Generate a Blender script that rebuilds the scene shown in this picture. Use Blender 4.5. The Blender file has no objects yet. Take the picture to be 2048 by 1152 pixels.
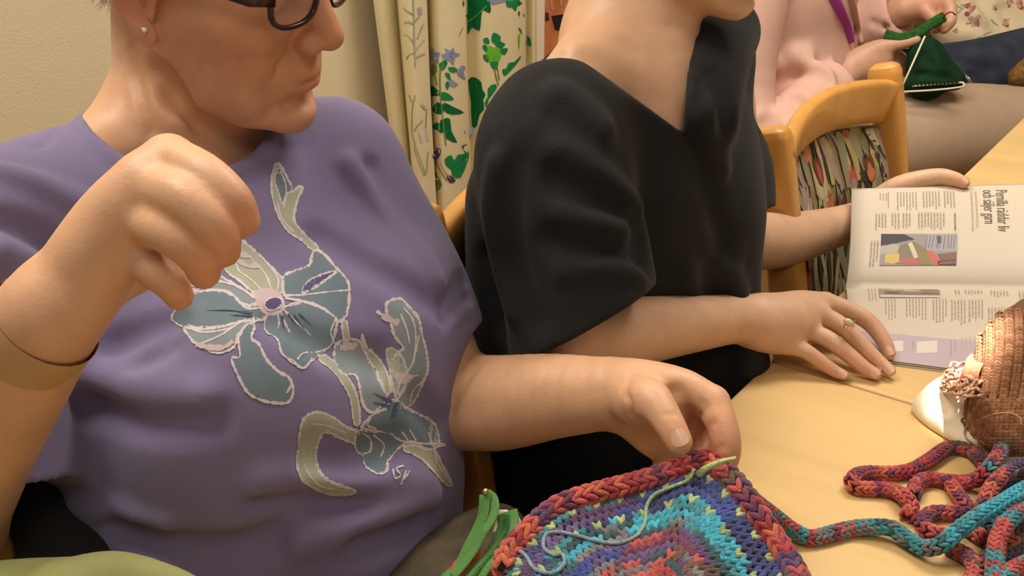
import bpy, bmesh, math, random
import numpy as np
from mathutils import Vector, Matrix
from mathutils.bvhtree import BVHTree
from mathutils.geometry import delaunay_2d_cdt

random.seed(7)
rng = np.random.default_rng(7)
scene = bpy.context.scene
COL = scene.collection

# ------------------------------------------------------------------ camera, world, lights, exposure
FPX, PITCH = 2100.0, math.radians(25)
CAM = np.array([0.0, 0.0, 1.29])
EX = np.array([1.0, 0, 0])
FW = np.array([0, math.cos(PITCH), -math.sin(PITCH)])
UPV = np.array([0, math.sin(PITCH), math.cos(PITCH)])
cd = bpy.data.cameras.new('camera')
cam = bpy.data.objects.new('camera', cd)
COL.objects.link(cam)
cam.location = CAM
cam.rotation_euler = (math.pi / 2 - PITCH, 0, 0)
cd.sensor_width = 36
cd.lens = 36 * FPX / 2048
cd.clip_start = 0.02
scene.camera = cam

w = bpy.data.worlds.new('world')
scene.world = w
w.use_nodes = True
w.node_tree.nodes['Background'].inputs[0].default_value = (1.0, 0.92, 0.83, 1)
w.node_tree.nodes['Background'].inputs[1].default_value = 0.2
scene.view_settings.view_transform = 'Standard'
scene.view_settings.look = 'None'
scene.view_settings.exposure = 0.0
scene.view_settings.gamma = 1.0


def area_light(name, loc, target, size, power, color):
    d = bpy.data.lights.new(name, 'AREA')
    d.shape = 'RECTANGLE'
    d.size, d.size_y = size
    d.energy = power
    d.color = color
    o = bpy.data.objects.new(name, d)
    COL.objects.link(o)
    o.location = loc
    o.rotation_euler = (Vector(target) - Vector(loc)).to_track_quat('-Z', 'Y').to_euler()
    return o


area_light('ceiling_light_over_table', (0.75, 1.55, 2.5), (0.75, 1.5, 0), (1.2, 0.5), 31, (1, 0.92, 0.83))
area_light('ceiling_light_by_wall', (-0.75, 1.0, 2.5), (-0.7, 1.0, 0), (1.2, 0.5), 35, (1, 0.92, 0.83))
area_light('ceiling_light_behind_camera', (0.4, -0.7, 2.5), (0.35, 0.2, 0), (1.2, 0.6), 8, (1, 0.92, 0.84))

sp = bpy.data.lights.new('unseen_spot_light', 'SPOT')  # unseen spot added to make the bright patch by the pouch and yarn
sp.energy, sp.color, sp.spot_size, sp.spot_blend, sp.shadow_soft_size = 240, (1, 0.93, 0.84), math.radians(4.2), 0.9, 0.01
spo = bpy.data.objects.new('unseen_spot_light', sp)
COL.objects.link(spo)
spo.location = (0.22, 0.56, 1.85)
spo.rotation_euler = (Vector((0.416, 0.836, 0.81)) - spo.location).to_track_quat('-Z', 'Y').to_euler()

# ------------------------------------------------------------------ coordinates
TE = np.array([0.274, 0.977, 0.0])                 # a point on the table edge
FV = np.array([0.808, -0.589, 0.0])                # from the sitters towards the table
RV = np.array([0.589, 0.808, 0.0])                 # along the table edge, away from the camera
ZV = np.array([0, 0, 1.0])
TZ = 0.75


def at(px, py, D):
    return CAM + (px - 1024) / FPX * D * EX + (576 - py) / FPX * D * UPV + D * FW


def ray(px, py):
    d = (px - 1024) / FPX * EX + (576 - py) / FPX * UPV + FW
    return d / np.linalg.norm(d)


def B(f, s, z):
    return TE + f * FV + s * RV + z * ZV


def tab(px, py, h=0.0):
    """point over the table top, h above it"""
    d = ray(px, py)
    return CAM + d * ((TZ + h - CAM[2]) / d[2])


def V3(p):
    return Vector((float(p[0]), float(p[1]), float(p[2])))


def cat(pts, n=6, closed=False):
    """Catmull-Rom through rows of pts (any number of columns)"""
    P = np.array(pts, float)
    out = []
    m = len(P)
    if closed:
        idx = [(P[(i - 1) % m], P[i], P[(i + 1) % m], P[(i + 2) % m]) for i in range(m)]
    else:
        E = np.vstack([2 * P[0] - P[1], P, 2 * P[-1] - P[-2]])
        idx = [(E[i], E[i + 1], E[i + 2], E[i + 3]) for i in range(m - 1)]
    for a, b, c, d in idx:
        for t in np.linspace(0, 1, n, endpoint=False):
            out.append(0.5 * (2 * b + (c - a) * t + (2 * a - 5 * b + 4 * c - d) * t * t + (3 * b - a - 3 * c + d) * t ** 3))
    if not closed:
        out.append(P[-1])
    return np.array(out)


# ------------------------------------------------------------------ materials
def mat(name, color, rough=0.6, var=0.0, vscale=8.0, bump=0.0, bscale=200.0, sheen=0.0, metal=0.0, attr=False, sss=0.0,
        stretch=None, spec=0.5, color2=None, trans=0.0, alpha=1.0, coat=0.0):
    m = bpy.data.materials.new(name)
    m.use_nodes = True
    nt = m.node_tree
    bs = nt.nodes['Principled BSDF']
    L = nt.links
    bs.inputs['Roughness'].default_value = rough
    bs.inputs['Metallic'].default_value = metal
    bs.inputs['Specular IOR Level'].default_value = spec
    bs.inputs['Base Color'].default_value = (*color, 1)
    bs.inputs['Sheen Weight'].default_value = sheen
    bs.inputs['Transmission Weight'].default_value = trans
    bs.inputs['Alpha'].default_value = alpha
    bs.inputs['Coat Weight'].default_value = coat
    if sss:
        bs.inputs['Subsurface Weight'].default_value = sss
        bs.inputs['Subsurface Radius'].default_value = (1.0, 0.35, 0.2)
        bs.inputs['Subsurface Scale'].default_value = 0.006
    tc = nt.nodes.new('ShaderNodeTexCoord')
    mp = nt.nodes.new('ShaderNodeMapping')
    L.new(tc.outputs['Object'], mp.inputs[0])
    if stretch:
        mp.inputs['Scale'].default_value = stretch
    src = None
    if attr:
        a = nt.nodes.new('ShaderNodeAttribute')
        a.attribute_name = 'Col'
        src = a.outputs['Color']
    if var or color2:
        n = nt.nodes.new('ShaderNodeTexNoise')
        n.inputs['Scale'].default_value = vscale
        n.inputs['Detail'].default_value = 5
        L.new(mp.outputs[0], n.inputs[0])
        mix = nt.nodes.new('ShaderNodeMix')
        mix.data_type = 'RGBA'
        rp = nt.nodes.new('ShaderNodeMapRange')
        rp.inputs[1].default_value = 0.3
        rp.inputs[2].default_value = 0.7
        L.new(n.outputs[0], rp.inputs[0])
        L.new(rp.outputs[0], mix.inputs[0])
        if attr:
            mul = nt.nodes.new('ShaderNodeMix')
            mul.data_type = 'RGBA'
            mul.blend_type = 'MULTIPLY'
            mul.inputs[0].default_value = 1
            mix.inputs[6].default_value = (1 - var, 1 - var, 1 - var, 1)
            mix.inputs[7].default_value = (1 + var, 1 + var, 1 + var, 1)
            L.new(src, mul.inputs[6])
            L.new(mix.outputs[2], mul.inputs[7])
            src = mul.outputs[2]
        else:
            c2 = color2 or tuple(c * (1 + var) for c in color)
            mix.inputs[6].default_value = (*(color if color2 else tuple(c * (1 - var) for c in color)), 1)
            mix.inputs[7].default_value = (*c2, 1)
            src = mix.outputs[2]
    if src is not None:
        L.new(src, bs.inputs['Base Color'])
    if bump:
        n2 = nt.nodes.new('ShaderNodeTexNoise')
        n2.inputs['Scale'].default_value = bscale
        n2.inputs['Detail'].default_value = 4
        L.new(mp.outputs[0], n2.inputs[0])
        bm_ = nt.nodes.new('ShaderNodeBump')
        bm_.inputs['Strength'].default_value = bump
        bm_.inputs['Distance'].default_value = 0.002
        L.new(n2.outputs[0], bm_.inputs['Height'])
        L.new(bm_.outputs[0], bs.inputs['Normal'])
    return m


def srgb(r, g, b):
    f = lambda c: (c / 255 / 12.92) if c / 255 <= 0.04045 else ((c / 255 + 0.055) / 1.055) ** 2.4
    return (f(r), f(g), f(b))


M = {
    'skin': mat('skin', (0.55, 0.3, 0.18), 0.46, attr=True, var=0.07, vscale=45, bump=0.14, bscale=420, sss=0.12, spec=0.42),
    'nail': mat('nail', (0.72, 0.45, 0.33), 0.25, spec=0.6),
    'purple': mat('purple_jersey', srgb(124, 116, 150), 0.95, var=0.07, vscale=9, bump=0.15, bscale=900, sheen=0.15, spec=0.15),
    'print': mat('print_ink', (0.5, 0.5, 0.5), 0.9, attr=True, var=0.06, vscale=60, spec=0.15),
    'black': mat('black_linen', (0.016, 0.016, 0.0165), 0.9, var=0.3, vscale=14, bump=0.3, bscale=500, sheen=0.05, spec=0.2),
    'blackpants': mat('black_trousers', (0.006, 0.006, 0.007), 0.95, bump=0.2, bscale=300, spec=0.1),
    'darkpants': mat('dark_trousers', (0.018, 0.016, 0.02), 0.95, bump=0.2, bscale=300, spec=0.1),
    'pink': mat('pink_cotton', srgb(214, 174, 156), 0.92, var=0.05, vscale=10, bump=0.2, bscale=500, spec=0.2),
    'beige': mat('beige_trousers', srgb(176, 152, 126), 0.95, var=0.06, vscale=9, bump=0.25, bscale=700, spec=0.1),
    'magenta': mat('magenta_fleece', srgb(170, 74, 160), 0.95, bump=0.5, bscale=500, spec=0.1),
    'denim': mat('blue_denim', srgb(56, 62, 74), 0.95, var=0.25, vscale=20, bump=0.4, bscale=800, spec=0.1),
    'cream': mat('cream_cotton', srgb(222, 204, 168), 0.9, var=0.07, vscale=14, bump=0.5, bscale=60, spec=0.2),
    'wood': mat('beech_wood', srgb(206, 150, 74), 0.36, var=0.12, vscale=30, bump=0.04, bscale=90, stretch=(1, 1, 0.12), spec=0.5, coat=0.25),
    'table': mat('table_birch', srgb(216, 182, 122), 0.42, var=0.07, vscale=26, bump=0.05, bscale=60, stretch=(0.12, 1, 1), spec=0.45),
    'wall': mat('wall_paint', srgb(222, 208, 172), 0.92, var=0.02, vscale=3, bump=0.25, bscale=260, spec=0.2),
    'white': mat('white_paint', srgb(232, 222, 200), 0.6),
    'ceil': mat('ceiling_paint', (0.8, 0.77, 0.7), 0.95),
    'floor': mat('floor_wood', srgb(196, 150, 88), 0.45, var=0.15, vscale=14, stretch=(1, 0.1, 1)),
    'curtain': mat('curtain_cotton', srgb(224, 212, 170), 0.92, var=0.04, vscale=10, bump=0.3, bscale=900, spec=0.15),
    'cprint': mat('curtain_print', (0.5, 0.5, 0.5), 0.92, attr=True, var=0.12, vscale=40, spec=0.15),
    'yarn': mat('wool_yarn', (0.5, 0.5, 0.5), 0.9, attr=True, var=0.22, vscale=380, bump=0.9, bscale=900, sheen=0.25, spec=0.15),
    'paper': mat('magazine_paper', srgb(204, 192, 172), 0.5, spec=0.4),
    'ink': mat('magazine_print', (0.5, 0.5, 0.5), 0.55, attr=True, spec=0.35),
    'glassframe': mat('dark_red_acetate', (0.028, 0.008, 0.012), 0.25),
    'lens': mat('lens', (1, 1, 1), 0.02, trans=0.0, alpha=0.06),
    'hair': mat('white_hair', srgb(226, 220, 208), 0.6, bump=0.6, bscale=300, var=0.1, vscale=150),
    'brownhair': mat('brown_hair', srgb(92, 62, 40), 0.5, bump=0.6, bscale=300),
    'gold': mat('gold', (0.75, 0.55, 0.3), 0.25, metal=1.0),
    'crystal': mat('crystal', (0.9, 0.88, 0.82), 0.08, spec=1.0, metal=0.4),
    'pearl': mat('pearl', srgb(214, 190, 150), 0.25, var=0.15, vscale=300),
    'steel': mat('steel', (0.7, 0.68, 0.62), 0.25, metal=1.0),
    'greenzip': mat('green_zip_tape', srgb(92, 142, 78), 0.85, var=0.08, vscale=60, bump=0.6, bscale=900, spec=0.2),
    'bagcloth': mat('patterned_bag_cloth', srgb(50, 44, 34), 0.9, color2=srgb(92, 80, 56), vscale=35, bump=0.3),
    'bagred': mat('red_bag_cloth', srgb(176, 44, 38), 0.9, color2=srgb(198, 92, 50), vscale=60, bump=0.3),
    'canvas': mat('white_canvas', srgb(236, 222, 196), 0.9, var=0.04, vscale=12, bump=0.35, bscale=800, spec=0.2),
    'fuzzy': mat('brown_boucle', srgb(150, 110, 50), 0.95, color2=srgb(90, 60, 26), vscale=90, bump=1.0, bscale=180),
    'dark': mat('flat_black', (0.012, 0.011, 0.012), 0.85),  # black for the shoes and the added dark shape
    'limegreen': mat('lime_cloth', srgb(138, 158, 78), 0.8, color2=srgb(178, 172, 122), vscale=14),
    'tapestry': mat('rust_tapestry', srgb(176, 96, 52), 0.9, color2=srgb(206, 138, 84), vscale=25, bump=0.4),
}


# ------------------------------------------------------------------ objects
def tag(o, label=None, cat_=None, group=None, kind=None):
    if label: o['label'] = label
    if cat_: o['category'] = cat_
    if group: o['group'] = group
    if kind: o['kind'] = kind
    return o


def link(name, me, m=None, parent=None):
    o = bpy.data.objects.new(name, me)
    COL.objects.link(o)
    if m is not None and me is not None:
        me.materials.append(m)
    if parent is not None:
        o.parent = parent
        o.matrix_parent_inverse = parent.matrix_basis.inverted()
    return o


def empty(name, loc=(0, 0, 0), rz=0.0):
    o = bpy.data.objects.new(name, None)
    o.empty_display_size = 0.05
    COL.objects.link(o)
    o.location = V3(loc)
    o.rotation_euler = (0, 0, rz)
    return o


def mesh(name, V, F, m, parent=None, col=None, smooth=True):
    """V: n x 3; F: array of quads/tris or list of such arrays"""
    me = bpy.data.meshes.new(name)
    V = np.asarray(V, np.float32)
    Fs = F if isinstance(F, list) else [F]
    Fs = [np.asarray(f, np.int32) for f in Fs if len(f)]
    loops = np.concatenate([f.ravel() for f in Fs])
    tot = np.concatenate([np.full(len(f), f.shape[1], np.int32) for f in Fs])
    st = np.concatenate([[0], np.cumsum(tot)[:-1]]).astype(np.int32)
    me.vertices.add(len(V))
    me.vertices.foreach_set('co', V.ravel())
    me.loops.add(len(loops))
    me.loops.foreach_set('vertex_index', loops)
    me.polygons.add(len(tot))
    me.polygons.foreach_set('loop_start', st)
    me.polygons.foreach_set('loop_total', tot)
    if smooth:
        me.polygons.foreach_set('use_smooth', np.ones(len(tot), bool))
    me.update(calc_edges=True)
    if col is not None:
        ca = me.color_attributes.new('Col', 'FLOAT_COLOR', 'POINT')
        c = np.ones((len(V), 4), np.float32)
        c[:, :3] = np.asarray(col, np.float32)
        ca.data.foreach_set('color', c.ravel())
    me.validate()
    return link(name, me, m, parent)


def box(name, c, size, m, parent=None, axes=(FV, RV, ZV), bevel=0.004):
    bm_ = bmesh.new()
    bmesh.ops.create_cube(bm_, size=1)
    for v in bm_.verts:
        v.co = Vector((v.co.x * size[0], v.co.y * size[1], v.co.z * size[2]))
    if bevel:
        bmesh.ops.bevel(bm_, geom=bm_.edges[:], offset=bevel, segments=3, affect='EDGES', profile=0.5)
    me = bpy.data.meshes.new(name)
    bm_.to_mesh(me)
    bm_.free()
    o = link(name, me, m)
    mw = Matrix(((axes[0][0], axes[1][0], axes[2][0], c[0]), (axes[0][1], axes[1][1], axes[2][1], c[1]),
                 (axes[0][2], axes[1][2], axes[2][2], c[2]), (0, 0, 0, 1)))
    if parent is not None:
        o.parent = parent
        o.matrix_parent_inverse = parent.matrix_basis.inverted()
    o.matrix_basis = mw
    return o


def sweep(path, side, a, b, n=16, p=2.0, cap=True, twist=0.0):
    """sweep a superellipse (half sizes a along side, b across) along the path; returns V, [quads, tris]"""
    P = np.array(path, float)
    m = len(P)
    a = np.broadcast_to(np.asarray(a, float), (m,))
    b = np.broadcast_to(np.asarray(b, float), (m,))
    T = np.gradient(P, axis=0)
    T /= np.linalg.norm(T, axis=1)[:, None]
    side = np.asarray(side, float)
    if side.ndim == 1:
        side = np.tile(side, (m, 1))
    S = side - (side * T).sum(1)[:, None] * T
    S /= np.linalg.norm(S, axis=1)[:, None]
    N = np.cross(T, S)
    th = np.linspace(0, 2 * math.pi, n, endpoint=False)
    c, s = np.cos(th), np.sin(th)
    cx = np.sign(c) * np.abs(c) ** (2 / p)
    sy = np.sign(s) * np.abs(s) ** (2 / p)
    V = P[:, None] + a[:, None, None] * cx[None, :, None] * S[:, None] + b[:, None, None] * sy[None, :, None] * N[:, None]
    V = V.reshape(-1, 3)
    i, j = np.meshgrid(np.arange(m - 1), np.arange(n), indexing='ij')
    q = np.stack([i * n + j, i * n + (j + 1) % n, (i + 1) * n + (j + 1) % n, (i + 1) * n + j], -1).reshape(-1, 4)
    F = [q]
    if cap:
        V = np.vstack([V, P[0], P[-1]])
        k = len(V)
        t0 = np.stack([np.full(n, k - 2), (np.arange(n) + 1) % n, np.arange(n)], -1)
        o = (m - 1) * n
        t1 = np.stack([np.full(n, k - 1), o + np.arange(n), o + (np.arange(n) + 1) % n], -1)
        F.append(np.vstack([t0, t1]))
    return V, F


def frame_side(path):
    """a side vector per point that does not flip (parallel transport)"""
    P = np.array(path, float)
    T = np.gradient(P, axis=0)
    T /= np.linalg.norm(T, axis=1)[:, None]
    s = np.cross(T[0], [0.3, 0.2, 1.0])
    out = []
    for t in T:
        s = s - s.dot(t) * t
        s = s / np.linalg.norm(s)
        out.append(s)
    return np.array(out)


def rope(name, path, r, m, parent=None, n=8, col=None, taper=False):
    P = np.array(path, float)
    rr = np.full(len(P), r)
    if taper:
        rr = rr * np.sqrt(np.clip(1 - (np.linspace(-1, 1, len(P))) ** 6, 0.05, 1))
    V, F = sweep(P, frame_side(P), rr, rr, n)
    return mesh(name, V, F, m, parent, None if col is None else np.tile(col, (len(V), 1)))


def grid_faces(nu, nv, wrap=False):
    i, j = np.meshgrid(np.arange(nu - 1), np.arange(nv - (0 if wrap else 1)), indexing='ij')
    return np.stack([i * nv + j, (i + 1) * nv + j, (i + 1) * nv + (j + 1) % nv, i * nv + (j + 1) % nv], -1).reshape(-1, 4)


# ------------------------------------------------------------------ signed-distance sculpting
from concurrent.futures import ThreadPoolExecutor
POOL = ThreadPoolExecutor(4)


class Sdf:
    def __init__(self):
        self.ops = []

    def add(self, fn, lo, hi, k=0.01, mode='u'):
        self.ops.append((mode, k, fn, np.asarray(lo, np.float32) - k - 0.012, np.asarray(hi, np.float32) + k + 0.012))
        return self

    def tube(self, pts, k=0.01, n=5, mode='u', smooth=True):
        """pts: rows x, y, z, r"""
        P = np.array(pts, float)
        if smooth and len(P) > 2:
            P = cat(P, n)
        P = P.astype(np.float32)
        c, r = P[:, :3], np.abs(P[:, 3])

        ba_ = c[1:] - c[:-1]
        l2_ = np.maximum((ba_ ** 2).sum(1), 1e-10)

        def fn(Q, ctx=None):
            segs = range(len(c) - 1)
            if ctx is not None and len(c) > 2:
                m_, R_ = ctx
                pa = m_ - c[:-1]
                t = np.clip((pa * ba_).sum(1) / l2_, 0, 1)
                e = pa - t[:, None] * ba_
                rm_ = np.maximum(r[:-1], r[1:])
                rn_ = np.minimum(r[:-1], r[1:])
                dd = np.sqrt((e * e).sum(1))
                segs = np.flatnonzero(dd - rm_ - R_ <= (dd - rn_ + R_).min())
            d = None
            for i in segs:
                ba = ba_[i]
                pa = Q - c[i]
                bb = ba / l2_[i]
                t = np.clip(pa[:, 0] * bb[0] + pa[:, 1] * bb[1] + pa[:, 2] * bb[2], 0, 1)
                e = pa - t[:, None] * ba
                v = np.sqrt(np.einsum('ij,ij->i', e, e)) - (r[i] + t * (r[i + 1] - r[i]))
                d = v if d is None else np.minimum(d, v)
            return d
        rm = r[:, None]
        return self.add(fn, (c - rm).min(0), (c + rm).max(0), k, mode)

    def ell(self, c, r, A=None, k=0.01, mode='u'):
        """ellipsoid; A: 3x3 rows = axes"""
        c = np.asarray(c, np.float32)
        r = np.asarray(r, np.float32)
        A = np.eye(3, dtype=np.float32) if A is None else np.asarray(A, np.float32)

        ri, ri2 = (1 / r).astype(np.float32), (1 / (r * r)).astype(np.float32)

        def fn(Q, ctx=None):
            q = np.einsum('ij,kj->ik', Q - c, A)
            q1, q2 = q * ri, q * ri2
            k0 = np.sqrt(np.einsum('ij,ij->i', q1, q1))
            k1 = np.sqrt(np.einsum('ij,ij->i', q2, q2))
            return np.where(k1 > 1e-6, k0 * (k0 - 1) / np.maximum(k1, 1e-6), -r.min())
        ext = np.sqrt(((A * r[:, None]) ** 2).sum(0))
        return self.add(fn, c - ext, c + ext, k, mode)

    def group(self, sub, k=0.006, mode='u'):
        lo, hi = sub.bounds()
        return self.add(lambda Q, ctx=None: sub.ev(Q) if ctx is None else sub.ev(Q, ctx[0] - ctx[1] * .6, ctx[0] + ctx[1] * .6), lo, hi, k, mode)

    def half(self, p, nrm, k=0.004, lo=(-9, -9, -9), hi=(9, 9, 9), mode='i'):
        """keep the side the normal points away from"""
        p = np.asarray(p, np.float32)
        nrm = np.asarray(nrm, np.float32)
        nrm = nrm / np.linalg.norm(nrm)
        return self.add(lambda Q, ctx=None: (Q - p) @ nrm, lo, hi, k, mode)

    def ev(self, Q, lo=None, hi=None):
        Q = np.asarray(Q, np.float32)
        d = np.full(len(Q), 1.0, np.float32)
        ctx = None
        if lo is not None:
            ctx = ((lo + hi) * 0.5, float(np.linalg.norm(hi - lo)) * 0.5)
        ops = self.ops
        if lo is not None:
            if getattr(self, '_n', 0) != len(ops):
                self._lo, self._hi, self._n = np.array([o[3] for o in ops]), np.array([o[4] for o in ops]), len(ops)
            ok = ((hi >= self._lo) & (lo <= self._hi)).all(1)
            ops = [ops[i] for i in np.flatnonzero(ok)]
        for mode, k, fn, l, h in ops:
            e = fn(Q, ctx)
            if mode == 'u':
                g = np.maximum(k - np.abs(d - e), 0) / k
                d = np.minimum(d, e) - g * g * k * 0.25
            elif mode == 'a':
                d = d + e
            else:
                if mode == 's':
                    e = -e
                g = np.maximum(k - np.abs(d - e), 0) / k
                d = np.maximum(d, e) + g * g * k * 0.25
        return d

    def evg(self, Q, size):
        key = np.floor(Q / size).astype(np.int64)
        lin = (key[:, 0] + 4000) * 10 ** 8 + (key[:, 1] + 4000) * 10 ** 4 + key[:, 2] + 4000
        order = np.argsort(lin, kind='stable')
        sl = lin[order]
        cut = np.flatnonzero(np.diff(sl)) + 1
        out = np.empty(len(Q), np.float32)

        def work(g):
            q = Q[g]
            out[g] = self.ev(q, q.min(0), q.max(0))
        for g in np.split(order, cut):
            work(g)
        return out

    def bounds(self):
        lo = np.min([o[3] for o in self.ops if o[0] == 'u'], 0)
        hi = np.max([o[4] for o in self.ops if o[0] == 'u'], 0)
        return lo, hi

    def build(self, h, newton=0):
        lo, hi = self.bounds()
        Bn = 8
        bs = Bn * h
        n = np.ceil((hi - lo) / bs).astype(int) + 1
        g = np.stack(np.meshgrid(*[np.arange(k) for k in n], indexing='ij'), -1).reshape(-1, 3)
        ctr = (lo + (g + 0.5) * bs).astype(np.float32)
        d = self.evg(ctr, bs * 6)
        act = g[np.abs(d) < bs * 1.1]
        Bn = 4
        bs = Bn * h
        act = (act[:, None] * 2 + np.array([(a, b, c) for a in (0, 1) for b in (0, 1) for c in (0, 1)])[None]).reshape(-1, 3)
        d = self.evg((lo + (act + 0.5) * bs).astype(np.float32), bs * 10)
        act = act[np.abs(d) < bs * 1.05]
        n = n * 2
        loc = np.stack(np.meshgrid(*[np.arange(Bn + 1)] * 3, indexing='ij'), -1).reshape(-1, 3)
        pts = (act[:, None] * Bn + loc[None]).reshape(-1, 3)
        D = self.evg((lo + pts * h).astype(np.float32), bs * 4).reshape(-1, Bn + 1, Bn + 1, Bn + 1)
        N = n * Bn + 2
        lin = lambda c: (c[..., 0] * N[1] + c[..., 1]) * N[2] + c[..., 2]
        S = D < 0
        cnt = np.zeros((len(act), Bn, Bn, Bn), np.int8)
        for a in (0, 1):
            for b in (0, 1):
                for c in (0, 1):
                    cnt += S[:, a:a + Bn, b:b + Bn, c:c + Bn]
        bi, ci, cj, ck = np.nonzero((cnt > 0) & (cnt < 8))
        cell = act[bi] * Bn + np.stack([ci, cj, ck], -1)
        acc = np.zeros((len(bi), 3), np.float32)
        num = np.zeros(len(bi), np.float32)
        corners = [(a, b, c) for a in (0, 1) for b in (0, 1) for c in (0, 1)]
        dv = {q: D[bi, ci + q[0], cj + q[1], ck + q[2]] for q in corners}
        for q in corners:
            for ax in range(3):
                if q[ax] == 0:
                    q2 = tuple(1 if i == ax else q[i] for i in range(3))
                    a, b = dv[q], dv[q2]
                    x = (a < 0) != (b < 0)
                    t = np.where(x, a / np.where(x, a - b, 1), 0)
                    p = np.tile(np.array(q, np.float32), (len(bi), 1))
                    p[:, ax] += t
                    acc += np.where(x[:, None], p, 0)
                    num += x
        V = lo + (cell + acc / num[:, None]) * h
        ids = lin(cell)
        order = np.argsort(ids)
        sid = ids[order]
        quads = []
        for ax in range(3):
            o1, o2 = (ax + 1) % 3, (ax + 2) % 3
            sl0 = [slice(None)] + [slice(0, Bn)] * 3
            sl1 = list(sl0)
            sl1[ax + 1] = slice(1, Bn + 1)
            s0, s1 = S[tuple(sl0)], S[tuple(sl1)]
            b_, i_, j_, k_ = np.nonzero(s0 != s1)
            base = act[b_] * Bn + np.stack([i_, j_, k_], -1)
            inside = s0[b_, i_, j_, k_]
            q = []
            for (u, v) in ((0, 0), (1, 0), (1, 1), (0, 1)):
                c = base.copy()
                c[:, o1] -= u
                c[:, o2] -= v
                q.append(lin(c))
            q = np.stack(q, -1)
            pos = np.searchsorted(sid, q)
            pos = np.minimum(pos, len(sid) - 1)
            ok = (sid[pos] == q).all(1)
            f = order[pos]
            f[~inside] = f[~inside][:, ::-1]
            quads.append(f[ok])
        F = np.vstack(quads)
        V = V.astype(np.float32)
        for _ in range(newton):
            e = h * 0.5
            d0 = self.evg(V, bs * 3)
            gr = np.stack([self.evg(V + e * np.eye(3, dtype=np.float32)[i], bs * 3) - d0 for i in range(3)], -1) / e
            g2 = np.maximum((gr ** 2).sum(1), 0.25)
            step = np.clip(d0 / g2, -h, h)
            V = V - gr * step[:, None]
        return V, F

    def hit(self, px, py, t0=0.3, t1=4.0):
        """point where a pixel's line of sight meets the surface"""
        return self.trace(CAM, ray(px, py), t0, t1)

    def trace(self, o, d, t0=0.0, t1=2.0):
        t = t0
        for _ in range(160):
            p = o + d * t
            v = float(self.ev(p[None].astype(np.float32), p - .05, p + .05)[0])
            if v < 0.0004:
                return p
            t += max(min(v, 0.05) * 0.7, 0.0003)
            if t > t1:
                break
        return None

    def fold(self, pix, r, k=0.012, mode='s', sink=0.0):
        """a crease (s) or ridge (u) along pixel positions found on the surface; r along the way"""
        pts = []
        for i, q in enumerate(pix):
            p = self.hit(q[0], q[1])
            if p is None:
                continue
            rr = q[2] if len(q) > 2 else r
            d = ray(q[0], q[1])
            pts.append(np.r_[p + d * (sink if mode == 'u' else -sink), rr])
        run = []
        for q in pts + [None]:          # break where the line of sight jumps to another limb
            if q is None or (run and np.linalg.norm(q[:3] - run[-1][:3]) > .075):
                if len(run) > 1:
                    self.tube(run, k=k, mode=mode, n=4)
                run = []
            if q is not None:
                run.append(q)
        return self


def sdf_obj(sdf, h, name, m, parent=None, paint=None, base=None, newton=0):
    V, F = sdf.build(h, newton)
    col = None
    if base is not None:
        col = np.tile(np.array(base, np.float32), (len(V), 1))
        for c, r, rgb, a in (paint or []):
            d = np.linalg.norm((V - np.asarray(c)) / np.asarray(r), axis=1)
            wgt = (a * np.clip(1.25 - d, 0, 1) ** 1.2)[:, None]
            col = col * (1 - wgt) + np.array(rgb) * wgt
    return mesh(name, V, F, m, parent, col)


def axes(x, up):
    """rows: x dir, y = up x x, z"""
    x = np.asarray(x, float)
    x = x / np.linalg.norm(x)
    y = np.cross(up, x)
    y /= np.linalg.norm(y)
    return np.array([x, y, np.cross(x, y)])


# ------------------------------------------------------------------ flat print laid on surfaces
def bvh_of(objs):
    vs, fs = [], []
    for o in objs:
        me = o.data
        mw = np.array(o.matrix_basis)
        n = len(me.vertices)
        a = np.empty(n * 3, np.float32)
        me.vertices.foreach_get('co', a)
        a = a.reshape(-1, 3) @ mw[:3, :3].T + mw[:3, 3]
        off = len(vs)
        vs.extend(map(tuple, a.tolist()))
        fs.extend([tuple(i + off for i in p.vertices) for p in me.polygons])
    return BVHTree.FromPolygons(vs, fs)


def drape(bvh, P2, lift):
    out = []
    for x, y in P2:
        d = ray(x, y)
        h_, nrm, _, _ = bvh.ray_cast(V3(CAM), V3(d))
        if h_ is None:
            out.append(None)
        else:
            if nrm.dot(V3(d)) > 0:
                nrm = -nrm
            out.append(np.array(h_) + np.array(nrm) * lift)
    return out


def poly2d(poly, step):
    """fine triangulation of a 2-D polygon"""
    poly = np.array(poly, float)
    pts = []
    m = len(poly)
    for i in range(m):
        a, b = poly[i], poly[(i + 1) % m]
        k = max(1, int(np.linalg.norm(b - a) / step))
        for t in range(k):
            pts.append(a + (b - a) * t / k)
    nb = len(pts)
    lo, hi = poly.min(0), poly.max(0)
    xs = np.arange(lo[0] + step * 0.5, hi[0], step)
    ys = np.arange(lo[1] + step * 0.5, hi[1], step)
    bp = np.array(pts)
    for y in ys:
        for x in xs:
            inside = False
            j = nb - 1
            X, Y = bp[:, 0], bp[:, 1]
            Xj, Yj = np.roll(X, 1), np.roll(Y, 1)
            c = ((Y > y) != (Yj > y)) & (x < (Xj - X) * (y - Y) / (Yj - Y + 1e-12) + X)
            if c.sum() % 2 and np.min((X - x) ** 2 + (Y - y) ** 2) > (step * 0.45) ** 2:
                pts.append(np.array([x, y]))
    vs = [Vector((float(p[0]), float(p[1]))) for p in pts]
    r = delaunay_2d_cdt(vs, [], [list(range(nb))], 1, 1e-4)
    return np.array([(v.x, v.y) for v in r[0]]), [tuple(f) for f in r[2]]


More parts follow.
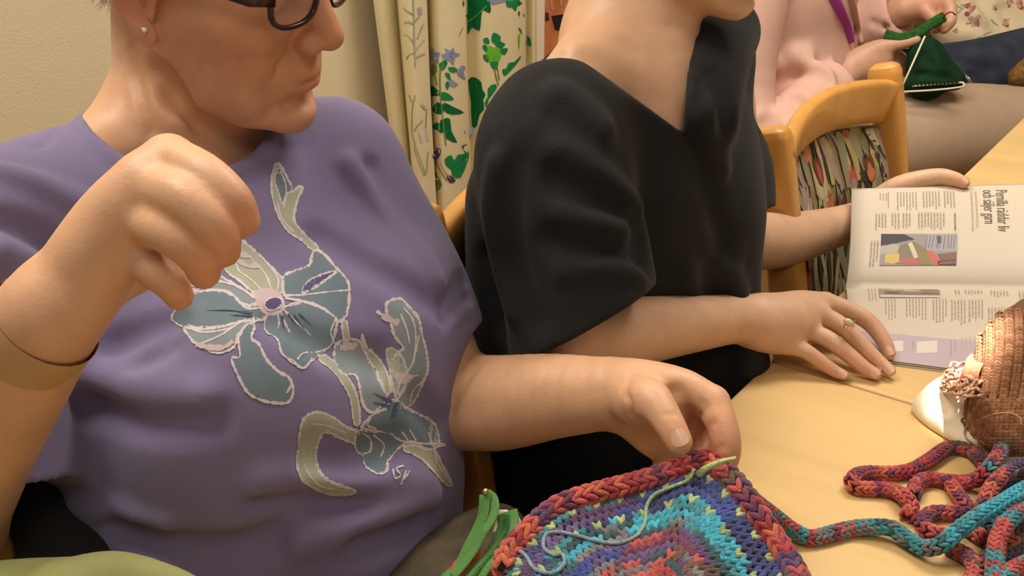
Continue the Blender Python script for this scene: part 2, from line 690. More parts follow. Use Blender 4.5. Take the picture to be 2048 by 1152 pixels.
def ribbon2d(line, wd, step=5, jitter=0.0, taper=False):
    P = cat(line, 6) if len(line) > 2 else np.array(line, float)
    s = np.r_[0, np.cumsum(np.linalg.norm(np.diff(P, axis=0), axis=1))]
    n = max(2, int(s[-1] / step) + 1)
    t = np.linspace(0, s[-1], n)
    P = np.stack([np.interp(t, s, P[:, 0]), np.interp(t, s, P[:, 1])], -1)
    T = np.gradient(P, axis=0)
    T /= np.linalg.norm(T, axis=1)[:, None] + 1e-9
    N = np.stack([-T[:, 1], T[:, 0]], -1)
    ww = wd * 0.5 * (1 + jitter * rng.normal(size=n).clip(-1.5, 1.5))
    if taper:
        ww = ww * np.linspace(1, 0.15, n)
    L, R = P + N * ww[:, None], P - N * ww[:, None]
    V = np.empty((2 * n, 2))
    V[0::2], V[1::2] = L, R
    F = [(2 * i, 2 * i + 1, 2 * i + 3, 2 * i + 2) for i in range(n - 1)]
    return V, F


def print_mesh(name, pieces, bvh, m, parent, lift0=0.0004, dl=0.000012, kind=None):
    """pieces: list of (V2, F, colour) in drawing order, draped on the surface and joined"""
    VV, quads, tris, cc = [], [], [], []
    for i, (V2, F, c) in enumerate(pieces):
        P = drape(bvh, V2, lift0 + dl * i if dl else lift0)
        idx = {}
        for k, p in enumerate(P):
            if p is not None:
                idx[k] = len(VV)
                VV.append(p)
                cc.append(c)
        for f in F:
            if all(k in idx for k in f):
                g = [idx[k] for k in f]
                # do not bridge between a near and a far fold
                e = max(np.linalg.norm(VV[g[a]] - VV[g[a - 1]]) for a in range(len(g)))
                if e < 0.03:
                    (quads if len(g) == 4 else tris).append(g)
    if not VV:
        return None
    Fs = [np.array(x) for x in (quads, tris) if x]
    o = mesh(name, np.array(VV), Fs, m, parent, np.array(cc))
    o['kind'] = 'stuff'
    return o


# ==================================================================
# the setting
# ==================================================================
def slab(name, c, size, m, bevel=0.0):
    o = box(name, c, size, m, bevel=bevel)
    o['kind'] = 'structure'
    return o


WF = -0.98
slab('floor', B(0.6, 0.6, -0.05), (5.2, 6.0, 0.1), M['floor'])
slab('wall_back', B(WF - 0.05, 0.6, 1.3), (0.1, 6.0, 2.6), M['wall'])
slab('wall_end', B(0.6, 3.65, 1.3), (5.2, 0.1, 2.6), M['wall'])
slab('ceiling', B(0.6, 0.6, 2.65), (5.2, 6.0, 0.1), M['ceil'])
slab('baseboard_back', B(WF + 0.008, 0.6, 0.05), (0.016, 6.0, 0.1), M['white'], 0.003)

RZ = math.atan2(FV[1], FV[0])          # local x = towards the table, local y = along the row


# ------------------------------------------------------------------ tables
def make_table(s0, s1, label):
    t = empty('dining_table', B(0.42, (s0 + s1) / 2, 0))
    t.rotation_euler = (0, 0, RZ)
    tag(t, label, 'table', 'birch tables set end to end')
    W, L = 0.84, abs(s1 - s0)

    def part(name, c, size, bevel=0.004):
        bm_ = bmesh.new()
        bmesh.ops.create_cube(bm_, size=1)
        for v in bm_.verts:
            v.co = Vector((v.co.x * size[0] + c[0], v.co.y * size[1] + c[1], v.co.z * size[2] + c[2]))
        bmesh.ops.bevel(bm_, geom=bm_.edges[:], offset=bevel, segments=3, affect='EDGES', profile=0.5)
        me = bpy.data.meshes.new(name)
        bm_.to_mesh(me)
        bm_.free()
        o = link(name, me, M['table'])
        o.parent = t
        return o
    part('tabletop', (0, 0, TZ - 0.014), (W, L - 0.003, 0.028), 0.0035)
    for sx in (-1, 1):
        part('apron', (sx * (W / 2 - 0.07), 0, TZ - 0.065), (0.022, L - 0.22, 0.07))
        part('apron', (0, sx * (L / 2 - 0.07), TZ - 0.065), (W - 0.2, 0.022, 0.07))
        for sy in (-1, 1):
            part('leg', (sx * (W / 2 - 0.07), sy * (L / 2 - 0.07), (TZ - 0.028) / 2), (0.05, 0.05, TZ - 0.028), 0.006)
    return t


make_table(-1.25, 0.0, 'pale birch dining table in front of the purple-shirted sitter')
make_table(0.0, 1.6, 'pale birch dining table under the open magazine, running on to the right')


# ------------------------------------------------------------------ chairs
def fabric_pieces():
    """printed tulips and leaves in the (y, z) plane of the chair's back pad; several colours"""
    pc = []
    R = random.Random(4)
    sage, yel, teal, cream = srgb(152, 152, 118), srgb(184, 170, 116), srgb(122, 138, 124), srgb(200, 188, 150)
    coral, red, dk, lil = srgb(206, 130, 96), srgb(190, 98, 84), srgb(76, 70, 58), srgb(176, 152, 142)

    def leaf(x, z, ang, L, W, c):
        pts = []
        bend = R.uniform(-0.5, 0.5)
        for i in range(9):
            t = i / 8
            a = ang + bend * (t - 0.5)
            pts.append((x + math.sin(a) * L * t, z + math.cos(a) * L * t, W * math.sin(math.pi * min(1, t * 0.85 + 0.12)) ** 0.8))
        left = [(p[0] - p[2] * math.cos(ang), p[1] + p[2] * math.sin(ang)) for p in pts]
        right = [(p[0] + p[2] * math.cos(ang), p[1] - p[2] * math.sin(ang)) for p in pts]
        return left + right[::-1], c

    def bloom(x, z, s, c):
        pts = [(-.5, -.2), (-.35, -.75), (0, -1), (.35, -.75), (.55, -.2), (.6, .4), (.42, .95), (.22, .55), (.02, 1.05), (-.2, .55), (-.42, .95), (-.6, .4)]
        return [(x + p[0] * s, z + p[1] * s) for p in pts], c
    for row in range(6):
        z0 = 0.5 + row * 0.075
        for i in range(15):
            x = -0.2 + i * 0.028 + R.uniform(-.012, .012)
            pc.append(leaf(x + R.uniform(-.01, .01), z0 + R.uniform(-.03, .03), R.uniform(-.55, .55), R.uniform(.07, .12), R.uniform(.004, .006), dk))
            pc.append(leaf(x, z0 + R.uniform(-.03, .03), R.uniform(-.5, .5), R.uniform(.08, .14), R.uniform(.006, .011), R.choice([sage, yel, teal, cream, sage, lil])))
        for i in range(5):
            pc.append(bloom(-.16 + i * .08 + R.uniform(-.03, .03), z0 + .05 + R.uniform(-.03, .03), R.uniform(.018, .028), R.choice([coral, red, coral, lil])))
    for x, z, s, c in ((0.045, .74, .03, red), (0.105, .70, .036, coral), (-.09, .73, .022, red), (.0, .82, .02, red), (-.12, .8, .022, lil), (.14, .79, .02, coral)):
        pc.append(bloom(x, z, s * 1.12, srgb(120, 74, 50)))
        pc.append(bloom(x, z, s, c))
    return pc


def back_x(z):
    """how far back the posts stand at height z"""
    return -0.185 - 0.085 * max(0, (z - 0.45)) / 0.47 * (0.6 + 0.4 * max(0, (z - 0.45)) / 0.47)


def make_chair():
    t = empty('dining_chair')
    W = 0.2075
    for s in (-1, 1):
        zs = [0.0, 0.2, 0.42, 0.55, 0.68, 0.8, 0.88, 0.912, 0.922, 0.928, 0.9316]
        path = [((back_x(z) if z > .42 else -0.185 - 0.06 * ((.42 - z) / .42) ** 1.5), s * W, z) for z in zs]
        P = cat(path, 3)
        a = np.interp(P[:, 2], [0, .42, .8, .918, .927, .9316], [.014, .0185, .0175, .0185, .0165, .010])
        b = np.interp(P[:, 2], [0, .42, .8, .918, .927, .9316], [.016, .025, .023, .024, .021, .013])
        V, F = sweep(P, (0, 1, 0), a, b, 20, 3.4)
        o = mesh('leg', V, F, M['wood']); o.parent = t
        path = [(0.2, s * (W - .005), z) for z in (0.0, .2, .40)]
        V, F = sweep(path, (0, 1, 0), [.014, .017, .02], [.014, .017, .02], 16, 3.4)
        o = mesh('leg', V, F, M['wood']); o.parent = t
        V, F = sweep([(-.17, s * W, .385), (.19, s * W, .385)], (0, 1, 0), .011, .03, 16, 4)
        o = mesh('seat_rail', V, F, M['wood']); o.parent = t
    # arched top rail bowed backwards
    y = np.linspace(-W + .004, W - .004, 25)
    bow = -0.036 * (1 - (y / W) ** 2)
    arch = 0.02 * (1 - (y / W) ** 2)
    P = np.stack([back_x(.86) + bow + 0.002, y, .876 + arch], -1)
    V, F = sweep(P, (0.17, 0, 1), .033, .0125, 20, 3.6)
    o = mesh('top_rail', V, F, M['wood']); o.parent = t
    P = np.stack([back_x(.52) + bow * .8, y, np.full_like(y, .52)], -1)
    V, F = sweep(P, (0.1, 0, 1), .022, .0115, 16, 3.6)
    o = mesh('lower_rail', V, F, M['wood']); o.parent = t
    V, F = sweep([(.2, -W, .385), (.2, W, .385)], (0, 0, 1), .03, .011, 16, 4)
    o = mesh('front_rail', V, F, M['wood']); o.parent = t

    # upholstered pad between the posts
    nu, nv = 27, 30
    ys = np.linspace(-W + .014, W - .014, nu)
    Vf, Vb = [], []

    def pad(y_, z_):
        q = 1 - (y_ / W) ** 2
        edge = min(1, (W - .012 - abs(y_)) / .018, )
        return back_x(z_) - 0.036 * q + 0.002 + 0.006 * max(0, edge) ** .5 - .012 * max(0, (z_ - .78) / .06)
    for yy in ys:
        q = 1 - (yy / W) ** 2
        for zz in np.linspace(.54, .838 + .02 * q, nv):
            Vf.append((pad(yy, zz), yy, zz))
            Vb.append((pad(yy, zz) - .026, yy, zz))
    F = grid_faces(nu, nv)
    n = nu * nv
    rim = [i * nv for i in range(nu)] + [(nu - 1) * nv + j for j in range(1, nv)] + [i * nv + nv - 1 for i in range(nu - 2, -1, -1)] + [j for j in range(nv - 2, 0, -1)]
    side = [(rim[i], rim[(i + 1) % len(rim)], rim[(i + 1) % len(rim)] + n, rim[i] + n) for i in range(len(rim))]
    o = mesh('back_cushion', np.array(Vf + Vb), np.vstack([F, F[:, ::-1] + n, np.array(side)]), M['padfab']); o.parent = t
    cushion = o
    VV, TR, CC = [], [], []
    for i, (pl, c) in enumerate(fabric_pieces()):
        pl = [(min(max(p[0], -W + .015), W - .015), p[1]) for p in pl]
        pl = [(p[0], min(max(p[1], .542), .836 + .02 * (1 - (p[0] / W) ** 2))) for p in pl]
        m_ = len(pl) // 2
        off = len(VV)
        VV += [(pad(a, b) + .0006 + .000012 * i, a, b) for a, b in pl]
        CC += [c] * len(pl)
        if len(pl) == 18:
            for k in range(8):
                TR.append((off + k, off + k + 1, off + 17 - k))
                TR.append((off + k + 1, off + 16 - k, off + 17 - k))
        else:
            cx = len(VV)
            mx, mz = np.mean([p[0] for p in pl]), np.mean([p[1] for p in pl])
            VV.append((pad(mx, mz) + .0008 + .000012 * i, mx, mz)); CC.append(c)
            TR += [(off + k, off + (k + 1) % len(pl), cx) for k in range(len(pl))]
    o = mesh('printed_tulips', np.array(VV), np.array(TR), M['print'], None, np.array(CC)); o.parent = cushion
    o['kind'] = 'stuff'
    # seat
    u = np.linspace(-1, 1, 25)
    top, bot = [], []
    for a in u:
        for b in u:
            sx, sy = np.sign(a) * abs(a) ** .8, np.sign(b) * abs(b) ** .8
            e = max(0, 1 - max(abs(a), abs(b)) ** 6)
            top.append((0.01 + .215 * sx, .213 * sy, .425 + .045 * e ** .5))
            bot.append((0.01 + .215 * sx, .213 * sy, .412))
    F = grid_faces(25, 25)
    n = 625
    nv = nu = 25
    rim = [i * nv for i in range(nu)] + [(nu - 1) * nv + j for j in range(1, nv)] + [i * nv + nv - 1 for i in range(nu - 2, -1, -1)] + [j for j in range(nv - 2, 0, -1)]
    side = [(rim[i], rim[(i + 1) % len(rim)], rim[(i + 1) % len(rim)] + n, rim[i] + n) for i in range(len(rim))]
    o = mesh('seat', np.array(top + bot), np.vstack([F[:, ::-1], F + n, np.array(side)[:, ::-1]]), M['padfab']); o.parent = t
    return t


def pad_fabric():
    m = mat('floral_upholstery', srgb(176, 160, 112), 0.9, color2=srgb(120, 118, 92), vscale=38, bump=0.4, bscale=900, stretch=(1, 1, .35), spec=.15)
    return m


M['padfab'] = pad_fabric()
chair0 = make_chair()


def copy_tree(o, parent=None):
    c = o.copy()
    COL.objects.link(c)
    if parent is not None:
        c.parent = parent
    for ch in list(o.children):
        copy_tree(ch, c)
    return c


def place_chair(o, f, s, rz, label):
    o.location = V3(B(f, s, 0))
    o.rotation_euler = (0, 0, RZ + rz)
    tag(o, label, 'chair', 'beech dining chairs along the table')


kids = list(chair0.children)
place_chair(chair0, 0.155, 0.432, 0.0, 'empty beech chair with tulip-print back pad, pushed in at the table')
c2 = copy_tree(chair0)
place_chair(c2, -0.015, -0.022, 0.0, 'beech chair under the reader in the black blouse')
c1 = copy_tree(chair0)
place_chair(c1, -0.08, -0.475, 0.0, 'beech chair under the woman in the purple t-shirt')


# ==================================================================
# people
# ==================================================================
def rot(y, p, r):
    cy, sy, cp, sp, cr, sr = math.cos(y), math.sin(y), math.cos(p), math.sin(p), math.cos(r), math.sin(r)
    Rz = np.array([[cy, -sy, 0], [sy, cy, 0], [0, 0, 1]])
    Ry = np.array([[cp, 0, sp], [0, 1, 0], [-sp, 0, cp]])
    Rx = np.array([[1, 0, 0], [0, cr, -sr], [0, sr, cr]])
    return Rz @ Ry @ Rx


class Head:
    """a head in its own millimetres: x towards the face, y to its left, z up, origin between the ears"""

    def __init__(self, R, t, s=1.0, sx=1.0):
        self.R, self.t, self.s, self.sx = R, np.array(t), s, sx

    def P(self, x, y, z):
        return self.R @ (np.array([x * self.sx, y, z]) * 0.001 * self.s) + self.t

    def row(self, x, y, z, r):
        return np.r_[self.P(x, y, z), r * 0.001 * self.s]

    def ell(self, S, c, r, k, mode='u'):
        S.ell(self.P(*c), np.array(r) * 0.001 * self.s * np.array([self.sx, 1, 1]), self.R.T, k * 0.001, mode)

    def tube(self, S, pts, k, mode='u', n=4):
        S.tube([self.row(*p) for p in pts], k=k * 0.001, mode=mode, n=n)

    def sculpt(self, S, old=False):
        e, t = self.ell, self.tube
        e(S, (-12, 0, 52), (93, 73, 78), 10)
        e(S, (40, 0, 20), (55, 60, 60), 30)
        e(S, (38, 0, -35), (48, 53, 58), 30)
        for s in (-1, 1):
            t(S, [(6, s * 50, -20, 17), (8, s * 49, -52, 15), (36, s * 42, -75, 13), (68, s * 22, -86, 13), (80, 0, -87, 13)], 22)
            e(S, (56, s * 40, -12), (28, 22, 20), 22)
            e(S, (50, s * 40, -50), (26, 16, 26), 18)
        e(S, (83, 0, -84), (14, 18, 15), 14)
        e(S, (78, 0, -50), (20, 30, 27), 18)
        # nose
        t(S, [(88, 0, 34, 8), (97, 0, 14, 8), (106, 0, -2, 9.5), (111, 0, -13, 11)], 14)
        e(S, (111, 0, -14), (9.5, 9.5, 9), 6)
        for s in (-1, 1):
            e(S, (99, s * 12, -20), (13, 7.5, 9), 4)
            e(S, (104, s * 7, -27.5), (5, 2.8, 2.4), 2.5, 's')
            t(S, [(97, s * 20, -10, 1.6), (89, s * 21.5, -19, 2.0), (89, s * 19, -28, 1.4)], 5, 's')
        # eyes and brow
        t(S, [(78, -48, 30, 7), (91, -26, 38, 9), (95, 0, 37, 8), (91, 26, 38, 9), (78, 48, 30, 7)], 16)
        for s in (-1, 1):
            e(S, (91, s * 32, 17), (14, 16, 11), 14, 's')
            e(S, (76, s * 32, 16), (12.5, 15, 11.5), 4)
            t(S, [(87, s * 18, 15, .8), (88.5, s * 32, 13, .8), (82, s * 45, 15, .8)], 2.0, 's')
        # lips
        t(S, [(84, -22, -53, 2.5), (95, -9, -48.5, 4.2), (97.5, 0, -49, 4.0), (95, 9, -48.5, 4.2), (84, 22, -53, 2.5)], 7)
        t(S, [(84, -21, -55.5, 2.5), (94, -9, -59, 5), (96, 0, -59.5, 5.2), (94, 9, -59, 5), (84, 21, -55.5, 2.5)], 7)
        t(S, [(75, -29, -54.5, 1.0), (91, -18, -53.4, 1.1), (101, -6, -53, 1.0), (103, 0, -53.2, 1.0), (101, 6, -53, 1.0), (91, 18, -53.4, 1.1), (75, 29, -54.5, 1.0)], 3.0, 's')
        t(S, [(93, -17, -73, 5), (97, 0, -72, 5.5), (93, 17, -73, 5)], 12, 's')
        t(S, [(106, 0, -34, 2.2), (105, 0, -43, 2.2)], 5, 's')
        for s in (-1, 1):     # ears
            t(S, [(4, s * 71, 4, 3.0), (3, s * 75, 22, 3.4), (-10, s * 80, 31, 3.6), (-23, s * 83, 22, 3.6), (-25, s * 82, 4, 3.6),
                  (-17, s * 78, -14, 4.2), (-6, s * 74, -24, 5.6)], 4)
            e(S, (-3, s * 73, -26), (9, 4.5, 11), 5)
            e(S, (-11, s * 75, 4), (13, 3.6, 24), 6)
            t(S, [(1, s * 72, -3, 3.6), (1.5, s * 73, -9, 3.2)], 4)
            e(S, (-6, s * 80, 0), (7.5, 6, 12), 5, 's')
            t(S, [(-14, s * 83, 16, 2), (-17, s * 84, 4, 2), (-12, s * 82, -9, 2)], 3, 's')
        if old:
            for s in (-1, 1):
                t(S, [(92, s * 22, -26, .9), (84, s * 30, -38, 1.3), (78, s * 33, -50, 1.1)], 6, 's')
                t(S, [(77, s * 31, -58, .8), (72, s * 32, -70, 1.2), (68, s * 31, -80, .8)], 5, 's')
                t(S, [(90, s * 12, -40, .4), (96, s * 10, -46, .4)], 2, 's')
                e(S, (58, s * 37, -70), (18, 12, 14), 12)
                e(S, (70, s * 40, -38), (10, 8, 12), 10)

    def paint(self, base, red=1.0):
        b = np.array(base)
        lipc, rd = b * np.array([0.92, 0.62, 0.6]), b * np.array([1.0, 0.74, 0.68])
        out = [(self.P(112, 0, -14), .016, rd, .55 * red), (self.P(62, -46, -14), .03, rd, .35 * red), (self.P(62, 46, -14), .03, rd, .35 * red),
               (self.P(93, -9, -56), (.013), lipc, .5), (self.P(93, 9, -56), .013, lipc, .5), (self.P(97, 0, -56), .01, lipc, .5)]
        for s in (-1, 1):
            out.append((self.P(-10, s * 77, 4), .034, b * np.array([.95, .62, .55]), .6 * red))
            out.append((self.P(98, s * 16, -20), .012, rd, .4 * red))
        return out


def px_rows(rows):
    """(px, py, depth, radius) -> x, y, z, r"""
    return [np.r_[at(a, b, c), r] for a, b, c, r in rows]


def nail(name, tip, back, up, L, W, parent):
    """a small curved nail plate: tip and back are points on the finger's back surface"""
    x = np.array(tip) - np.array(back)
    A = axes(x, up)
    c = (np.array(tip) + np.array(back)) / 2
    V = []
    n = 9
    for i in range(n):
        for j in range(n):
            a, b = -1 + 2 * i / (n - 1), -1 + 2 * j / (n - 1)
            u = a * math.sqrt(max(0, 1 - b * b * .35))
            v = b * math.sqrt(max(0, 1 - (a * a * .3 if a > 0 else a * a * .45)))
            V.append(c + A[0] * u * L / 2 + A[1] * v * W / 2 + A[2] * (-.28 * W * v * v - .02 * W * u * u))
    return mesh(name, np.array(V), grid_faces(n, n), M['nail'], parent)


SKIN1 = (0.65, 0.375, 0.22)
SKIN2 = (0.65, 0.40, 0.25)
SKIN3 = (0.58, 0.335, 0.215)

# ------------------------------------------------------------------ woman in the purple t-shirt
H1 = Head(rot(-0.3693, 0.2315, 0.1038), (-0.2319, 0.8315, 1.1652), 0.982, 0.975)
NK1 = at(330, 272, .862)
SL1, SR1 = at(668, 350, .95), np.array([-0.385, 0.672, 1.002])      # shoulder joints

body = Sdf()
H1.sculpt(body, old=True)
# neck with the cord of the side muscle, throat and nape
body.tube([np.r_[H1.P(-34, 0, -5), .046], np.r_[H1.P(-36, 0, -50), .047], np.r_[NK1 + [0.006, 0.0, 0.02], .045], np.r_[NK1 - [0.01, -0.01, .05], .06]], k=.014)
body.tube([np.r_[H1.P(28, 0, -70), .028], np.r_[H1.P(6, 0, -95), .034], np.r_[NK1 + FV * .03 + [0, 0, .005], .036], np.r_[NK1 + FV * .045 - [0, 0, .05], .04]], k=.02)
body.tube([np.r_[NK1 + [0, 0, .006], .040], np.r_[NK1 * .6 + SR1 * .4 + [0, 0, .010], .034], np.r_[SR1 + [0, 0, -.012], .042]], k=.03)
body.tube([np.r_[NK1 + [0, 0, .006], .040], np.r_[NK1 * .6 + SL1 * .4 + [0, 0, .018], .036], np.r_[SL1 + [0, 0, -.005], .045]], k=.03)
body.tube([np.r_[H1.P(-14, -48, -26), .008], np.r_[H1.P(-8, -46, -66), .009], np.r_[NK1 + FV * .034 - RV * .03 + [0, 0, .03], .009], np.r_[NK1 + FV * .042 - RV * .014 - [0, 0, .002], .008]], k=.016)
body.tube([np.r_[H1.P(48, -26, -92), .010], np.r_[H1.P(30, -22, -106), .013], np.r_[NK1 + FV * .05 - RV * .012 + [0, 0, .03], .016]], k=.02)
H1.tube(body, [(2, -58, -60, 4), (22, -53, -90, 5), (46, -37, -109, 5), (66, -16, -115, 4)], 24, 's')
body.ell(B(-.345, -.45, .87), (.075, .125, .13), axes(FV, ZV), .04)
# left arm: shoulder, elbow, wrist
body.tube([np.r_[SL1, .052], np.r_[at(805, 560, .938), .044], np.r_[at(886, 800, .925), .043]], k=.02)
body.tube([np.r_[at(884, 800, .925), .041], np.r_[at(990, 806, .90), .041], np.r_[at(1110, 792, .868), .035], np.r_[at(1245, 786, .83), .027]], k=.012)
# left hand
hl = Sdf()
hl.tube(px_rows([(1225, 786, .836, .027), (1290, 792, .822, .025), (1340, 806, .815, .021)]), k=.01)
hl.tube(px_rows([(1280, 764, .815, .015), (1360, 775, .805, .015), (1424, 806, .798, .0135)]), k=.014)     # index metacarpal
hl.tube(px_rows([(1280, 790, .83, .016), (1360, 806, .83, .015), (1415, 836, .828, .0125)]), k=.014)
hl.tube(px_rows([(1275, 812, .84, .016), (1330, 850, .85, .015), (1375, 885, .85, .012)]), k=.014)
hl.tube(px_rows([(1265, 825, .835, .018), (1300, 866, .84, .017), (1335, 900, .85, .013)]), k=.014)
hl.tube(px_rows([(1268, 800, .805, .019), (1298, 800, .785, .0165), (1322, 822, .772, .0128), (1342, 854, .764, .0112), (1358, 884, .760, .0100)]), k=.004)  # thumb
hl.tube(px_rows([(1424, 806, .798, .0135), (1444, 850, .788, .0118), (1453, 893, .785, .0112), (1448, 925, .792, .0100), (1425, 950, .802, .009)]), k=.003)  # index
hl.tube(px_rows([(1415, 836, .828, .0125), (1416, 880, .815, .0110), (1402, 918, .812, .0103), (1385, 940, .818, .009)]), k=.003)
hl.tube(px_rows([(1375, 885, .85, .012), (1372, 920, .836, .0105), (1352, 950, .832, .0095), (1330, 962, .84, .0085)]), k=.003)
hl.tube(px_rows([(1335, 900, .85, .0125), (1330, 935, .845, .010), (1312, 955, .842, .009), (1290, 965, .845, .008)]), k=.003)
body.group(hl, .006)
# right arm
body.tube([np.r_[SR1, .050], np.r_[at(-110, 760, .725), .045], np.r_[at(-125, 1060, .715), .041]], k=.02)
body.tube([np.r_[at(-125, 1060, .715), .041], np.r_[at(-60, 880, .66), .041], np.r_[at(30, 732, .618), .035], np.r_[at(120, 606, .588), .0275]], k=.012)
hr = Sdf()
hr.tube(px_rows([(95, 630, .587, .0275), (190, 530, .592, .025), (250, 440, .60, .024)]), k=.01)
hr.tube(px_rows([(190, 500, .578, .016), (270, 390, .578, .016), (338, 322, .585, .0145)]), k=.014)
hr.tube(px_rows([(180, 520, .582, .016), (240, 430, .577, .016), (290, 372, .578, .0145)]), k=.014)
hr.tube(px_rows([(170, 540, .59, .016), (215, 470, .586, .016), (245, 430, .586, .0135)]), k=.014)
hr.tube(px_rows([(165, 565, .6, .017), (195, 515, .6, .017), (215, 485, .60, .0125)]), k=.014)
hr.tube(px_rows([(338, 322, .585, .0145), (408, 352, .566, .0125), (463, 400, .562, .0112), (486, 440, .570, .0095)]), k=.004)
hr.tube(px_rows([(290, 372, .578, .0145), (372, 400, .557, .0128), (432, 456, .556, .0114), (446, 500, .566, .0096)]), k=.004)
hr.tube(px_rows([(245, 430, .586, .0135), (330, 460, .563, .0122), (390, 506, .562, .0108), (408, 545, .572, .0092)]), k=.004)
hr.tube(px_rows([(215, 485, .60, .0125), (290, 526, .58, .0110), (340, 566, .578, .0096), (358, 592, .586, .0082)]), k=.004)
hr.tube(px_rows([(210, 560, .61, .017), (300, 520, .615, .015), (380, 480, .612, .0125), (440, 470, .602, .011)]), k=.006)   # thumb behind the fingers
body.group(hr, .006)

# creases: neck fold, throat lines, wrist lines, palm and finger joints
for l, r_, k_ in (([(262, 100), (272, 150), (283, 195), (296, 232), (306, 262)], .0026, .007), 
                  ([(1262, 748), (1252, 775), (1256, 805), (1266, 835)], .0009, .005), ([(1246, 770), (1240, 800), (1246, 835)], .0007, .004), ([(1254, 790), (1264, 812), (1260, 832)], .0007, .004),
                  ([(1352, 786), (1366, 806), (1376, 826)], .005, .009), ([(1376, 826), (1388, 850), (1393, 880)], .005, .006),
                  ([(1404, 806), (1414, 812), (1404, 826), (1396, 834)], .0010, .004), ([(1428, 846), (1420, 852), (1419, 862)], .0010, .004), ([(1446, 894), (1436, 898), (1430, 904)], .0010, .004),
                  ([(964, 716), (946, 738), (922, 776), (900, 822)], .0022, .008), ([(1332, 828), (1345, 826), (1358, 830)], .0005, .003)):
    body.fold(l, r_, k_, 's', .0)
rd1 = tuple(np.array(SKIN1) * [1.02, .76, .70])
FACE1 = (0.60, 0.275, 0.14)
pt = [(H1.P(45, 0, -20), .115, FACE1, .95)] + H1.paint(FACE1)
for q in [(1450, 900, .785), (1440, 850, .788), (1405, 880, .81), (1390, 860, .81), (1355, 880, .76), (480, 430, .56), (440, 490, .56), (400, 530, .56), (350, 580, .58)]:
    pt.append((at(*q), .02, rd1, .55))
pt += [(at(260, 120, .83), .03, srgb(212, 190, 178), .4)]
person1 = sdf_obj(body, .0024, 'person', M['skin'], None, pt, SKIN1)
tag(person1, 'person with cropped white hair and a purple iris t-shirt, holding up a striped knitted piece', 'person')



def nail_on(S, tip, back, L, W, parent):
    a, b = S.hit(*tip), S.hit(*back)
    if a is None or b is None:
        return
    c = S.hit((tip[0] + back[0]) / 2, (tip[1] + back[1]) / 2)
    e = .002
    n = np.array([float(S.ev((c + e * np.eye(3)[i])[None])[0] - S.ev((c - e * np.eye(3)[i])[None])[0]) for i in range(3)])
    n /= np.linalg.norm(n)
    x = a - b
    x = x - x.dot(n) * n
    x /= np.linalg.norm(x)
    nail('fingernail', c + n * .0012 + x * L / 2, c + n * .0012 - x * L / 2, n, L, W, parent)


nail_on(body, (1366, 888), (1354, 862), .0125, .0125, person1)

# ---- her t-shirt
SH = axes(FV, ZV)
shirt = Sdf()
shirt.ell(B(-.325, -.45, .885), (.115, .165, .16), SH, .03)
for s in (-.075, .075):
    shirt.ell(B(-.215, -.455 + s, .885), (.075, .085, .085), SH, .05)
shirt.ell(B(-.27, -.455, .74), (.165, .178, .17), SH, .08)
shirt.ell(B(-.28, -.455, .63), (.17, .185, .10), SH, .05)
shirt.tube([np.r_[SR1 + [0, 0, .008], .055], np.r_[NK1 - [0, 0, .045], .06], np.r_[SL1 + [0, 0, .008], .055]], k=.05)
u_ = (SR1 - NK1) / np.linalg.norm(SR1 - NK1)
shirt.tube([np.r_[NK1 + u_ * .06 - [0, 0, .022], .05], np.r_[NK1 + u_ * .11 - [0, 0, .017], .052]], k=.04)


def sleeve(S, rows, p, n, inner, k=.03):
    """a sleeve that ends at the plane (p, n), hollow at its end, with a stitched hem"""
    p = np.array(p); n = np.array(n) / np.linalg.norm(n)
    sl = Sdf()
    sl.tube(rows, k=.01)
    sl.half(p, n, .003)
    sl.tube([np.r_[p + n * .025, inner], np.r_[p + n * .06, inner]], k=.003, mode='s')
    S.group(sl, k)


nL = at(930, 720, .932) - at(860, 580, .938)
nL = nL / np.linalg.norm(nL) + np.array([.0, 0, -.1])
sleeve(shirt, [np.r_[SL1 + [0, 0, .006], .057], np.r_[at(775, 510, .945), .057], np.r_[at(838, 650, .938), .055], np.r_[at(868, 770, .932), .054]], at(868, 684, .934), nL, .0485)
nR = at(-45, 1010, .708) - at(-55, 860, .712)
sleeve(shirt, [np.r_[SR1 + [0, 0, .006], .056], np.r_[at(-85, 620, .72), .060], np.r_[at(-45, 860, .71), .062], np.r_[at(-45, 1060, .708), .062]], at(-15, 972, .706), nR, .055)
shirt.half(B(0, 0, .60), -ZV, .01)
# neck opening
ax1 = np.array([.20, -.16, 1.0]); ax1 /= np.linalg.norm(ax1)
NC = NK1 + FV * .028
A1 = axes(ax1, FV)
ring = []
for i in range(28):
    a = 2 * math.pi * i / 28
    o = NC + u_ * .008 + ax1 * .16 + A1[1] * math.cos(a) * .077 + A1[2] * math.sin(a) * .064
    p = shirt.trace(o, -ax1, 0, .4)
    if p is not None:
        ring.append(p)
for q, r_ in ((-.014, .056), (.0, .061), (.016, .058), (.032, .050)):
    shirt.tube([np.r_[NC + ax1 * .03 + u_ * q, r_], np.r_[NC + ax1 * .25 + u_ * q, r_]], k=.006, mode='s')
ring.append(ring[0])
shirt.tube([np.r_[p - ax1 * .003, .0066] for p in ring], k=.003, n=2)
seam = []
for i in range(29):
    a = 2 * math.pi * i / 28
    p = shirt.trace(NC + u_ * .008 + ax1 * .16 + A1[1] * math.cos(a) * .0905 + A1[2] * math.sin(a) * .0775, -ax1, 0, .4)
    if p is not None:
        seam.append(p)
shirt.tube([np.r_[p, .0012] for p in seam], k=.003, n=2, mode='s')
